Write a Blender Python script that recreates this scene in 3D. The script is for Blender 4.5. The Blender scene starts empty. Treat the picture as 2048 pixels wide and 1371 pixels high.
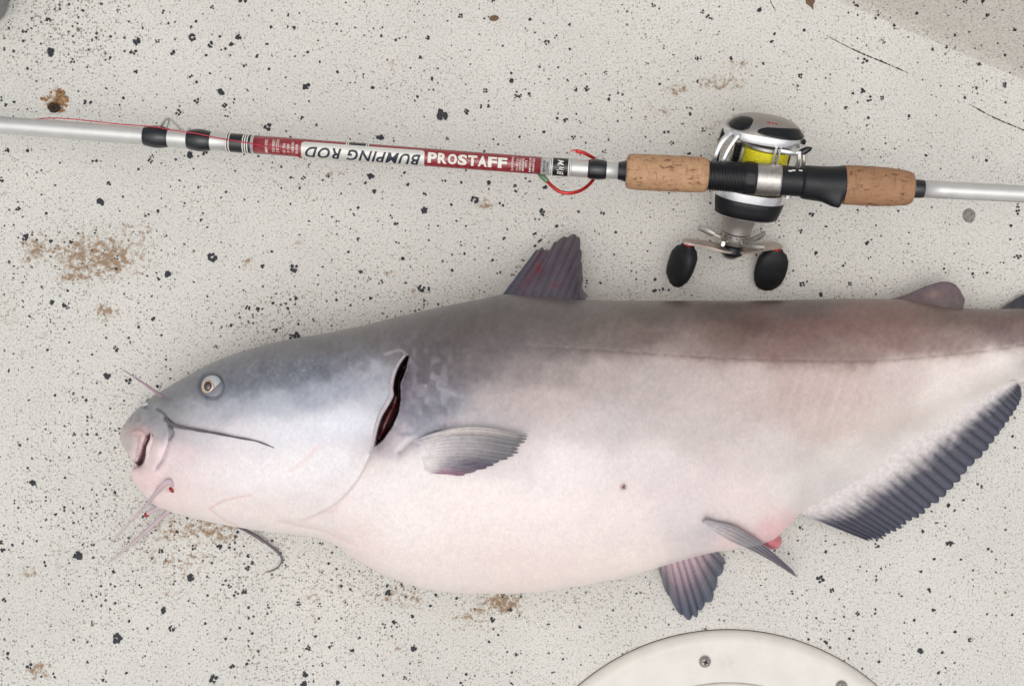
import bpy, bmesh, math, random
import numpy as np
from mathutils import Vector, Matrix
from mathutils.bvhtree import BVHTree

random.seed(7)
rng = np.random.default_rng(11)
SC = bpy.context.scene
COL = SC.collection

# ------------------------------------------------------------------ camera
H = 0.95            # lens height above the deck (m)
W = 0.74            # width of deck in view (m)
K = W / 2048.0
cam_d = bpy.data.cameras.new('camera')
cam_d.sensor_width = 36.0
cam_d.lens = 36.0 * H / W
cam_d.clip_start = 0.02
cam_d.clip_end = 100.0
cam = bpy.data.objects.new('camera', cam_d)
COL.objects.link(cam)
cam.location = (0, 0, H)
cam.rotation_euler = (0, 0, 0)
SC.camera = cam

# ------------------------------------------------------------------ sky, sun, exposure
SUN_EL, SUN_AZ = math.radians(77), math.radians(195)     # azimuth from +Y, clockwise
world = bpy.data.worlds.new('World')
SC.world = world
world.use_nodes = True
wn, wl = world.node_tree.nodes, world.node_tree.links
wn.clear()
sky = wn.new('ShaderNodeTexSky')
sky.sky_type = 'NISHITA'
sky.sun_disc = False
sky.sun_elevation = SUN_EL
sky.sun_rotation = SUN_AZ
sky.air_density = 1.0
sky.dust_density = 4.0
hsv = wn.new('ShaderNodeHueSaturation')                 # cloud cover: the blue is greyed out evenly
hsv.inputs['Saturation'].default_value = 0.18
bg = wn.new('ShaderNodeBackground')
bg.inputs['Strength'].default_value = 0.138
wo = wn.new('ShaderNodeOutputWorld')
wl.new(sky.outputs[0], hsv.inputs['Color'])
wl.new(hsv.outputs[0], bg.inputs['Color'])
wl.new(bg.outputs[0], wo.inputs['Surface'])

sun_d = bpy.data.lights.new('sun', 'SUN')
sun_d.energy = 0.9
sun_d.angle = math.radians(85)
sun_d.color = (1.0, 0.98, 0.95)
sun = bpy.data.objects.new('sun', sun_d)
COL.objects.link(sun)
sd = Vector((math.sin(SUN_AZ) * math.cos(SUN_EL), math.cos(SUN_AZ) * math.cos(SUN_EL), math.sin(SUN_EL)))
sun.rotation_euler = sd.to_track_quat('Z', 'Y').to_euler()
sun.location = sd * 3

vs = SC.view_settings
vs.view_transform = 'Standard'
vs.look = 'None'
vs.gamma = 1.0
vs.exposure = -0.08
vs.use_curve_mapping = False


# ------------------------------------------------------------------ helpers
def P(px, py, z=0.0):
    """place on the boat: photo position -> metres, for something at height z"""
    s = K * (1 - z / H)
    return Vector(((px - 1024) * s, -(py - 685.5) * s, z))


def lin(c):
    c = np.asarray(c, float) / 255.0
    return np.where(c <= 0.04045, c / 12.92, ((c + 0.055) / 1.055) ** 2.4)


def tag(o, label=None, cat=None, group=None, kind=None):
    if label: o['label'] = label
    if cat: o['category'] = cat
    if group: o['group'] = group
    if kind: o['kind'] = kind
    return o


def thing(name, label, cat, loc=(0, 0, 0)):
    o = bpy.data.objects.new(name, None)
    COL.objects.link(o)
    o.empty_display_size = 0.02
    o.location = loc
    return tag(o, label, cat)


def link_mesh(name, me, mat, parent=None, smooth=True):
    o = bpy.data.objects.new(name, me)
    COL.objects.link(o)
    if mat and not me.materials:
        me.materials.append(mat)
    if smooth and len(me.polygons):
        me.polygons.foreach_set('use_smooth', np.ones(len(me.polygons), bool))
    if parent:
        o.parent = parent
        o.matrix_parent_inverse = Matrix.Translation(-Vector(parent_loc(parent)))
    return o


def parent_loc(p):
    v = Vector(p.location)
    if p.parent:
        v = Vector((0, 0, 0)) if p.type == 'MESH' else v
    return v


def build(name, verts, faces, mat, parent=None, smooth=True, colors=None):
    me = bpy.data.meshes.new(name)
    me.from_pydata([tuple(v) for v in verts], [], [tuple(int(i) for i in f) for f in faces])
    if colors is not None:
        at = me.color_attributes.new('tint', 'FLOAT_COLOR', 'POINT')
        c = np.ones((len(me.vertices), 4), np.float32)
        c[:, :3] = colors
        at.data.foreach_set('color', c.ravel())
    me.update()
    return link_mesh(name, me, mat, parent, smooth)


def merge(*parts):
    V, F = [], []
    for v, f in parts:
        n = len(V)
        V += list(v)
        F += [[i + n for i in q] for q in f]
    return V, F


def loft(rings, cap0=True, cap1=True, closed=True):
    """rings: list of equal-length point lists"""
    V, F = [], []
    m = len(rings[0])
    for r in rings: V += [Vector(p) for p in r]
    for i in range(len(rings) - 1):
        for j in range(m if closed else m - 1):
            a, b = i * m + j, i * m + (j + 1) % m
            F.append((a, b, b + m, a + m))
    if closed and cap0: F.append(tuple(reversed(range(m))))
    if closed and cap1: F.append(tuple(range((len(rings) - 1) * m, len(rings) * m)))
    return V, F


def crom(pts, n):
    """Catmull-Rom resample through points (any dimension) -> n points"""
    p = np.array(pts, float)
    p = np.vstack([2 * p[0] - p[1], p, 2 * p[-1] - p[-2]])
    m = len(p) - 3
    out = []
    for t in np.linspace(0, m - 1e-6, n):
        i = int(t); f = t - i
        a, b, c, d = p[i:i + 4]
        out.append(0.5 * ((2 * b) + (c - a) * f + (2 * a - 5 * b + 4 * c - d) * f * f + (3 * b - a - 3 * c + d) * f ** 3))
    return np.array(out)


def tube(pts, radii, seg=12, caps=True, flat=None):
    """tube through points, radius per point; flat=(axis, factor) squashes the section along an axis"""
    pts = [Vector(p) for p in pts]
    rings = []
    up = None
    for i, p in enumerate(pts):
        a = pts[max(i - 1, 0)]; b = pts[min(i + 1, len(pts) - 1)]
        t = (b - a).normalized()
        if up is None:
            up = Vector((0, 0, 1)) if abs(t.z) < 0.9 else Vector((1, 0, 0))
        e1 = (up - t * up.dot(t)).normalized()
        up = e1
        e2 = e1.cross(t)
        r = radii[i] if hasattr(radii, '__len__') else radii
        ring = []
        for j in range(seg):
            w = 2 * math.pi * j / seg
            o = e1 * (r * math.cos(w)) + e2 * (r * math.sin(w))
            if flat: o -= flat[0] * (o.dot(flat[0]) * (1 - flat[1]))
            ring.append(p + o)
        rings.append(ring)
    return loft(rings, caps, caps)


# ------------------------------------------------------------------ materials
class N:
    def __init__(s, name):
        s.m = bpy.data.materials.new(name)
        s.m.use_nodes = True
        s.t = s.m.node_tree
        s.b = s.t.nodes['Principled BSDF']

    def n(s, kind, **kw):
        q = s.t.nodes.new('ShaderNode' + kind)
        for k, v in kw.items():
            if k in q.inputs.keys(): q.inputs[k].default_value = v
            else: setattr(q, k, v)
        return q

    def l(s, a, b): s.t.links.new(a, b)

    def math(s, op, a, b=None, clamp=False):
        q = s.n('Math', operation=op)
        q.use_clamp = clamp
        for i, v in enumerate((a, b)):
            if v is None: continue
            if hasattr(v, 'links'): s.l(v, q.inputs[i])
            else: q.inputs[i].default_value = v
        return q.outputs[0]

    def mix(s, f, a, b, blend='MIX'):
        q = s.n('Mix', data_type='RGBA', blend_type=blend)
        for i, v in ((0, f), (6, a), (7, b)):
            if hasattr(v, 'links'): s.l(v, q.inputs[i])
            elif i == 0: q.inputs[0].default_value = v
            else: q.inputs[i].default_value = (*v, 1)
        return q.outputs[2]

    def noise(s, scale, detail=3, rough=0.55, vec=None, dist=0.0):
        q = s.n('TexNoise', Scale=scale, Detail=detail, Roughness=rough, Distortion=dist)
        if vec is not None: s.l(vec, q.inputs['Vector'])
        return q.outputs['Fac']

    def coord(s):
        return s.n('TexCoord').outputs['Object']

    def bump(s, h, strength, dist=0.001, prev=None):
        q = s.n('Bump', Strength=strength, Distance=dist)
        s.l(h, q.inputs['Height'])
        if prev is not None: s.l(prev, q.inputs['Normal'])
        return q.outputs[0]

    def ramp(s, f, lo, hi):
        q = s.n('MapRange', interpolation_type='SMOOTHSTEP')
        q.inputs[1].default_value = lo; q.inputs[2].default_value = hi
        s.l(f, q.inputs[0])
        return q.outputs[0]


def plain(name, col, rough=0.5, metal=0.0, var=0.12, scale=300, coat=0.0, bump=0.0, bscale=1500, spec=0.5, dirt=0.0):
    """paint, plastic or metal with uneven tone, gloss and a little grime"""
    q = N(name)
    co = q.coord()
    f = q.noise(scale, 4, vec=co)
    c = lin(col)
    cc = q.mix(q.ramp(f, 0.25, 0.75), tuple(c * (1 - var)), tuple(np.minimum(c * (1 + var), 0.95)))
    if dirt:
        d = q.math('MULTIPLY', q.ramp(q.noise(scale * 0.4, 6, 0.7, vec=co), 0.55, 0.75), dirt)
        cc = q.mix(d, cc, tuple(lin((88, 78, 66))))
    q.l(cc, q.b.inputs['Base Color'])
    q.l(q.math('ADD', q.math('MULTIPLY', q.math('SUBTRACT', f, 0.5), 0.25), rough), q.b.inputs['Roughness'])
    q.b.inputs['Metallic'].default_value = metal
    q.b.inputs['Coat Weight'].default_value = coat
    q.b.inputs['Coat Roughness'].default_value = 0.12
    q.b.inputs['Specular IOR Level'].default_value = spec
    if bump:
        q.l(q.bump(q.noise(bscale, 3, vec=co), bump, 0.0004), q.b.inputs['Normal'])
    return q.m


def deck_material(name, base):
    q = N(name)
    co = q.coord()
    warp = q.n('TexNoise', Scale=700.0, Detail=2.0)
    q.l(co, warp.inputs['Vector'])
    vm = q.n('VectorMath', operation='SUBTRACT'); q.l(warp.outputs['Color'], vm.inputs[0]); vm.inputs[1].default_value = (.5, .5, .5)
    vs_ = q.n('VectorMath', operation='SCALE'); q.l(vm.outputs[0], vs_.inputs[0]); vs_.inputs['Scale'].default_value = 0.0014
    va = q.n('VectorMath', operation='ADD'); q.l(co, va.inputs[0]); q.l(vs_.outputs[0], va.inputs[1])
    wc = va.outputs[0]
    at = q.n('Attribute', attribute_name='stain')
    stain, grime = None, None
    sp = q.n('SeparateColor'); q.l(at.outputs['Color'], sp.inputs[0])
    stain, grime = sp.outputs[0], sp.outputs[1]
    b = lin(base)
    n1 = q.noise(9, 5, 0.6, vec=co)
    col = q.mix(q.ramp(n1, 0.3, 0.7), tuple(b * 0.94), tuple(b * 1.04))
    # grain of the non-skid
    n2 = q.noise(650, 3, 0.6, vec=co)
    col = q.mix(q.math('MULTIPLY', q.ramp(n2, 0.47, 0.68), 0.74), col, tuple(b * np.array((0.56, 0.55, 0.53))))
    n2b = q.noise(1100, 2, 0.6, vec=co)
    col = q.mix(q.ramp(n2b, 0.52, 0.7), col, tuple(np.minimum(b * 1.22, .9)))
    dens = q.ramp(q.noise(14, 4, 0.6, vec=co), 0.3, 0.7)
    dens = q.math('ADD', q.math('MULTIPLY', dens, 0.5), q.math('MULTIPLY', grime, 0.75))

    def specks(scale, R, thr, soft, dep):
        v = q.n('TexVoronoi', feature='F1', Scale=scale)
        q.l(wc, v.inputs['Vector'])
        s = q.n('SeparateColor'); q.l(v.outputs['Color'], s.inputs[0])
        t = q.math('SUBTRACT', thr, q.math('MULTIPLY', dens, dep))
        r = q.math('MULTIPLY', q.math('MAXIMUM', q.math('SUBTRACT', s.outputs[0], t), 0.0), R)
        m = q.math('MULTIPLY', q.math('SUBTRACT', r, v.outputs['Distance']), soft, clamp=True)
        return m, s.outputs[1]
    m1, h1 = specks(640, 0.95, 0.60, 9, 0.34)
    tone = q.mix(h1, tuple(lin((38, 38, 44))), tuple(lin((128, 112, 92))))
    col = q.mix(q.math('MULTIPLY', m1, 0.6), col, tone)
    m2, h2 = specks(300, 0.85, 0.69, 14, 0.24)
    tone2 = q.mix(q.ramp(h2, 0.72, 0.95), tuple(lin((30, 32, 40))), tuple(lin((120, 104, 84))))
    col = q.mix(q.math('MULTIPLY', m2, 0.92), col, tone2)
    # dried mud and bait stains
    ns = q.noise(230, 6, 0.72, vec=wc)
    nl = q.noise(48, 4, 0.6, vec=wc)
    sm = q.math('ADD', q.math('MULTIPLY', stain, 0.36), q.math('ADD', q.math('MULTIPLY', ns, 1.3), q.math('MULTIPLY', nl, 0.4)))
    sm = q.ramp(sm, 1.01, 1.24)
    sm = q.math('MULTIPLY', sm, q.math('MINIMUM', q.math('MULTIPLY', stain, 2.2), 1.0))
    sc = q.mix(q.noise(420, 2, vec=wc), tuple(lin((98, 72, 46))), tuple(lin((172, 136, 94))))
    col = q.mix(q.math('MULTIPLY', sm, 0.88), col, sc)
    q.l(col, q.b.inputs['Base Color'])
    q.b.inputs['Roughness'].default_value = 0.62
    q.b.inputs['Specular IOR Level'].default_value = 0.35
    hgt = q.math('ADD', q.noise(420, 4, 0.65, vec=co), q.math('MULTIPLY', q.noise(160, 2, vec=co), 0.7))
    q.l(q.bump(hgt, 0.75, 0.0009), q.b.inputs['Normal'])
    return q.m


def skin_material():
    q = N('fish_skin')
    co = q.coord()
    a = q.n('Attribute', attribute_name='tint')
    f1 = q.noise(420, 5, 0.7, vec=co)
    f2 = q.noise(55, 5, 0.65, vec=co)
    stretch = q.n('Mapping'); stretch.inputs['Scale'].default_value = (1.0, 0.45, 0.45)
    stretch.inputs['Rotation'].default_value = (0, 0, 0.35)
    q.l(co, stretch.inputs['Vector'])
    f3 = q.noise(900, 3, 0.7, vec=stretch.outputs[0])
    c = q.mix(q.ramp(f1, 0.3, 0.7), (0.965, 0.958, 0.958), (1.04, 1.04, 1.04))
    c2 = q.mix(q.ramp(f2, 0.3, 0.7), (0.975, 0.972, 0.978), (1.02, 1.015, 1.01))
    c3 = q.mix(q.ramp(f3, 0.3, 0.7), (0.955, 0.945, 0.94), (1.04, 1.04, 1.04))
    col = q.mix(1.0, a.outputs['Color'], c, 'MULTIPLY')
    col = q.mix(1.0, col, c2, 'MULTIPLY')
    col = q.mix(1.0, col, c3, 'MULTIPLY')
    v = q.n('TexVoronoi', feature='F1', Scale=260.0); q.l(co, v.inputs['Vector'])
    s = q.n('SeparateColor'); q.l(v.outputs['Color'], s.inputs[0])
    dot = q.math('MULTIPLY', q.math('SUBTRACT', q.math('MULTIPLY', q.math('MAXIMUM', q.math('SUBTRACT', s.outputs[0], 0.9), 0), 1.6), v.outputs['Distance']), 9, clamp=True)
    col = q.mix(q.math('MULTIPLY', dot, 0.35), col, (0.7, 0.68, 0.68))
    q.l(col, q.b.inputs['Base Color'])
    q.l(q.math('ADD', q.math('MULTIPLY', f2, 0.2), 0.27), q.b.inputs['Roughness'])
    q.b.inputs['Subsurface Weight'].default_value = 0.12
    q.b.inputs['Subsurface Radius'].default_value = (1.0, 0.45, 0.3)
    q.b.inputs['Subsurface Scale'].default_value = 0.004
    q.b.inputs['Specular IOR Level'].default_value = 0.5
    q.b.inputs['Coat Weight'].default_value = 0.12
    q.b.inputs['Coat Roughness'].default_value = 0.22
    h = q.math('ADD', q.noise(260, 4, 0.6, vec=co), q.math('MULTIPLY', f3, 0.4))
    q.l(q.bump(h, 0.22, 0.0006), q.b.inputs['Normal'])
    return q.m


def fin_material(name='fin_skin'):
    q = N(name)
    co = q.coord()
    a = q.n('Attribute', attribute_name='tint')
    f = q.noise(330, 5, 0.7, vec=co)
    c = q.mix(q.ramp(f, 0.3, 0.7), (0.87, 0.87, 0.89), (1.12, 1.11, 1.1))
    q.l(q.mix(1.0, a.outputs['Color'], c, 'MULTIPLY'), q.b.inputs['Base Color'])
    q.b.inputs['Roughness'].default_value = 0.36
    q.b.inputs['Subsurface Weight'].default_value = 0.06
    q.b.inputs['Subsurface Scale'].default_value = 0.002
    q.l(q.bump(q.noise(700, 3, vec=co), 0.14, 0.0005), q.b.inputs['Normal'])
    return q.m


def cork_material(name='cork', k=1.0):
    q = N(name)
    co = q.coord()
    mp = q.n('Mapping'); mp.inputs['Scale'].default_value = (0.32, 1.0, 1.0); q.l(co, mp.inputs['Vector'])
    mpv = q.n('Mapping'); mpv.inputs['Scale'].default_value = (1.0, 0.22, 0.22); q.l(co, mpv.inputs['Vector'])
    base = q.mix(q.noise(160, 4, vec=co), tuple(lin((168, 126, 92)) * k), tuple(lin((204, 164, 126)) * k * np.array((1, .5 + .5 * k, .3 + .7 * k))))
    lines = q.ramp(q.noise(620, 3, 0.6, vec=mpv.outputs[0]), 0.52, 0.7)
    base = q.mix(q.math('MULTIPLY', lines, 0.45), base, tuple(lin((140, 92, 58))))
    pits = q.ramp(q.noise(430, 5, 0.75, vec=mp.outputs[0], dist=0.4), 0.56, 0.63)
    pits2 = q.ramp(q.noise(520, 3, 0.7, vec=mpv.outputs[0]), 0.60, 0.68)
    pm = q.math('MAXIMUM', pits, q.math('MULTIPLY', pits2, 0.6))
    col = q.mix(q.math('MULTIPLY', pm, 0.8), base, tuple(lin((96, 56, 36))))
    q.l(col, q.b.inputs['Base Color'])
    q.b.inputs['Roughness'].default_value = 0.72
    q.l(q.bump(q.math('SUBTRACT', q.noise(900, 3, vec=co), pm), 0.5, 0.0005), q.b.inputs['Normal'])
    return q.m


M = {}
M['deck'] = deck_material('deck_nonskid', (214, 211, 204))
M['hull'] = deck_material('hull_nonskid_shaded', (198, 193, 184))  # deck coating with a darker base: the slope's shade is put into the colour
M['skin'] = skin_material()
M['fin'] = fin_material()
M['cork'] = cork_material()
M['cork_r'] = cork_material('cork_worn', 0.74)
M['fleck'] = plain('fleck_paint', (26, 29, 38), 0.55, var=0.35, scale=900)
M['silver'] = plain('rod_silver', (204, 203, 199), 0.32, 0.45, var=0.05, scale=120, coat=0.3)
M['alu'] = plain('reel_silver', (222, 221, 222), 0.22, 0.75, var=0.05, scale=200)
M['alu_dull'] = plain('reel_grey', (158, 152, 148), 0.34, 0.6, var=0.06, scale=200)
M['steel'] = plain('worn_steel', (176, 172, 166), 0.34, 0.9, var=0.15, scale=500, bump=0.2)
M['bronze'] = plain('handle_metal', (196, 180, 170), 0.35, 0.75, var=0.1, scale=400)
M['black'] = plain('black_plastic', (21, 23, 27), 0.4, spec=0.35, var=0.2, scale=500, bump=0.25, dirt=0.12)
M['gloss'] = plain('black_gloss', (18, 20, 25), 0.2, var=0.2, scale=300, coat=0.15, spec=0.35)
M['rubber'] = plain('knob_rubber', (20, 22, 26), 0.5, spec=0.35, var=0.25, scale=300, bump=0.25, dirt=0.15)
M['wrap'] = plain('thread_wrap', (18, 20, 27), 0.22, var=0.15, scale=500, coat=0.35, bump=0.3, bscale=2500)
M['red'] = plain('rod_red', (142, 36, 46), 0.28, var=0.08, scale=250, coat=0.6, dirt=0.12)
M['white'] = plain('print_white', (226, 222, 212), 0.4, var=0.05, scale=600)
M['label'] = plain('label_white', (214, 212, 204), 0.32, 0.15, var=0.05, scale=200, coat=0.4)
M['navy'] = plain('print_navy', (30, 36, 52), 0.4, var=0.15, scale=800)
M['gold'] = plain('gold_edge', (168, 160, 112), 0.35, 0.4)
M['line_y'] = plain('yellow_braid', (226, 214, 40), 0.6, var=0.1, scale=700, bump=0.5, bscale=900)
M['line_r'] = plain('red_line', (190, 40, 60), 0.3)
M['hook'] = plain('hook_red', (196, 38, 30), 0.22, 0.55, var=0.2, scale=500, coat=0.6)
M['hatch'] = plain('hatch_plastic', (220, 215, 206), 0.38, var=0.05, scale=60, dirt=0.16)
M['dark'] = plain('dark_gap', (74, 66, 52), 0.8, var=0.4, scale=700)
M['olive'] = plain('spool_side', (74, 66, 34), 0.3, 0.7, var=0.3, scale=300)
M['pink'] = plain('vent_flesh', (206, 122, 128), 0.3, var=0.12, scale=300, bump=0.3)
M['blood'] = plain('blood', (150, 28, 30), 0.2, var=0.2, scale=400)
M['barb_d'] = plain('barbel_dark', (98, 92, 98), 0.4, var=0.15, scale=200)
M['barb_m'] = plain('barbel_mauve', (158, 134, 146), 0.4, var=0.2, scale=120)
M['barb_p'] = plain('barbel_pale', (196, 176, 182), 0.4, var=0.1, scale=120)
M['sclera'] = plain('eye_white', (182, 186, 190), 0.16, var=0.08, scale=200, coat=0.8)
M['iris'] = plain('eye_iris', (206, 180, 154), 0.16, 0.2, var=0.2, scale=500, coat=0.8)
M['pupil'] = plain('eye_pupil', (58, 44, 42), 0.1, coat=1.0)
M['mud'] = plain('dried_mud', (158, 122, 84), 0.85, var=0.55, scale=420, bump=0.8, bscale=700)
M['mud_d'] = plain('dark_mud', (58, 46, 34), 0.8, var=0.4, scale=300, bump=0.8, bscale=700)
M['leafbrown'] = plain('dry_leaf', (112, 88, 66), 0.8, var=0.3, scale=300)
M['grey'] = plain('grey_plastic', (142, 144, 144), 0.45, var=0.06, scale=30, bump=0.15)
M['lead'] = plain('worn_grey', (132, 131, 124), 0.75, var=0.5, scale=900, bump=0.6)
M['clear'] = plain('knot_sleeve', (96, 130, 96), 0.2, var=0.3, scale=500, coat=0.5)
M['gill'] = plain('gill_red', (84, 18, 22), 0.25, var=0.5, scale=500, coat=0.4, bump=0.5)

# ------------------------------------------------------------------ deck
STAINS = [(190, 512, 115, 52, 1.0), (70, 500, 42, 45, .75), (250, 465, 70, 45, .6), (152, 552, 50, 14, 1.1), (215, 622, 30, 22, .9),
          (15, 620, 30, 50, .5), (400, 1062, 130, 40, .75), (350, 1120, 90, 40, .6), (120, 1110, 70, 50, .45), (55, 1140, 45, 20, .6),
          (78, 1338, 34, 26, .8), (1003, 1206, 55, 26, 1.1), (945, 1232, 70, 36, .6), (800, 1195, 110, 26, .6), (660, 1150, 60, 60, .4),
          (1445, 168, 60, 24, .75), (1480, 130, 24, 22, .7), (1358, 180, 26, 16, .9), (1320, 222, 45, 26, .5), (1430, 255, 90, 36, .45),
          (665, 348, 18, 9, .95), (970, 408, 24, 12, .95), (786, 126, 18, 12, .9), (568, 46, 12, 9, .7), (598, 480, 18, 24, .6),
          (765, 545, 30, 14, .5), (828, 583, 16, 14, .7), (945, 595, 50, 14, .5), (1622, 445, 22, 32, .5), (1055, 96, 14, 10, .6),
          (495, 525, 20, 20, .6), (540, 600, 24, 18, .5), (1120, 420, 90, 30, .35), (625, 82, 20, 14, .5), (620, 1190, 30, 22, .6),
          (625, 1235, 12, 22, .7), (800, 1296, 14, 10, .7), (1300, 590, 200, 18, .35), (60, 700, 60, 60, .35), (300, 1180, 200, 90, .3),
          (1000, 100, 30, 30, .2), (112, 202, 28, 24, .9), (1770, 1180, 200, 90, .18)]
GRIME = [(100, 60, 170, 110, .9), (330, 1050, 330, 110, .8), (700, 1170, 300, 60, .9), (1000, 1200, 200, 45, .8), (150, 560, 220, 160, .35),
         (560, 640, 260, 60, .6), (240, 860, 130, 160, .6), (60, 150, 70, 50, .6), (150, 1220, 260, 180, .4), (640, 1290, 300, 90, .4)]


def blobfield(px, py, L):
    f = np.zeros_like(px)
    for x, y, rx, ry, s in L:
        f = np.maximum(f, s * np.exp(-(((px - x) / rx) ** 2 + ((py - y) / ry) ** 2)))
    return f


def grid_faces(nx, ny):
    i, j = np.meshgrid(np.arange(nx - 1), np.arange(ny - 1), indexing='ij')
    a = (i * ny + j).ravel()
    return np.stack([a, a + ny, a + ny + 1, a + 1], 1)


def fast_mesh(name, V, F, attr=None, aname='tint'):
    me = bpy.data.meshes.new(name)
    V = np.asarray(V, np.float32); F = np.asarray(F, np.int32)
    me.vertices.add(len(V)); me.vertices.foreach_set('co', V.ravel())
    k = F.shape[1]
    me.loops.add(F.size); me.loops.foreach_set('vertex_index', F.ravel())
    me.polygons.add(len(F))
    me.polygons.foreach_set('loop_start', np.arange(0, F.size, k, dtype=np.int32))
    me.polygons.foreach_set('loop_total', np.full(len(F), k, np.int32))
    if attr is not None:
        at = me.color_attributes.new(aname, 'FLOAT_COLOR', 'POINT')
        c = np.ones((len(V), 4), np.float32); c[:, :attr.shape[1]] = attr
        at.data.foreach_set('color', c.ravel())
    me.update(calc_edges=True)
    me.validate()
    return me


xs = np.concatenate([[-1.6, -0.9, -0.6], np.linspace(-0.42, 0.42, 300), [0.6, 0.9, 1.6]])
ys = np.concatenate([[-1.3, -0.8, -0.5], np.linspace(-0.30, 0.30, 220), [0.5, 0.8, 1.3]])
gx, gy = np.meshgrid(xs, ys, indexing='ij')
dpx = gx / K + 1024; dpy = -gy / K + 685.5
st = np.stack([blobfield(dpx, dpy, STAINS).ravel(), blobfield(dpx, dpy, GRIME).ravel(), np.zeros(gx.size)], 1)
deck = link_mesh('deck', fast_mesh('deck', np.stack([gx.ravel(), gy.ravel(), np.zeros(gx.size)], 1), grid_faces(len(xs), len(ys)), st, 'stain'), M['deck'])
tag(deck, kind='structure')

# sloping hull side rising beyond the deck edge
e0 = np.array(P(1659, 4)[:2]); e1 = np.array(P(2048, 172)[:2])
ed = (e1 - e0) / np.linalg.norm(e1 - e0); en = np.array((-ed[1], ed[0]))
if en[1] < 0: en = -en
ss = np.linspace(-0.9, 1.1, 120)
prof = [(0, -0.0015)]
ang = math.radians(50); Rf = 0.02
for t in np.linspace(0.05, 1, 9):
    prof.append((Rf * math.sin(ang * t), -0.0015 + Rf * (1 - math.cos(ang * t))))
for t in np.linspace(0.02, 0.36, 30):
    prof.append((prof[9][0] + t * math.cos(ang), prof[9][1] + t * math.sin(ang)))
prof = np.array(prof)
V = []
for s in ss:
    for d, z in prof:
        q = e0 + ed * s + en * (d - 0.004)
        V.append((q[0], q[1], z))
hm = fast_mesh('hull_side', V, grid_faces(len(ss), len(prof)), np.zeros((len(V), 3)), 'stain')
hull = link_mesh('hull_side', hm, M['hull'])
tag(hull, kind='structure')

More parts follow.
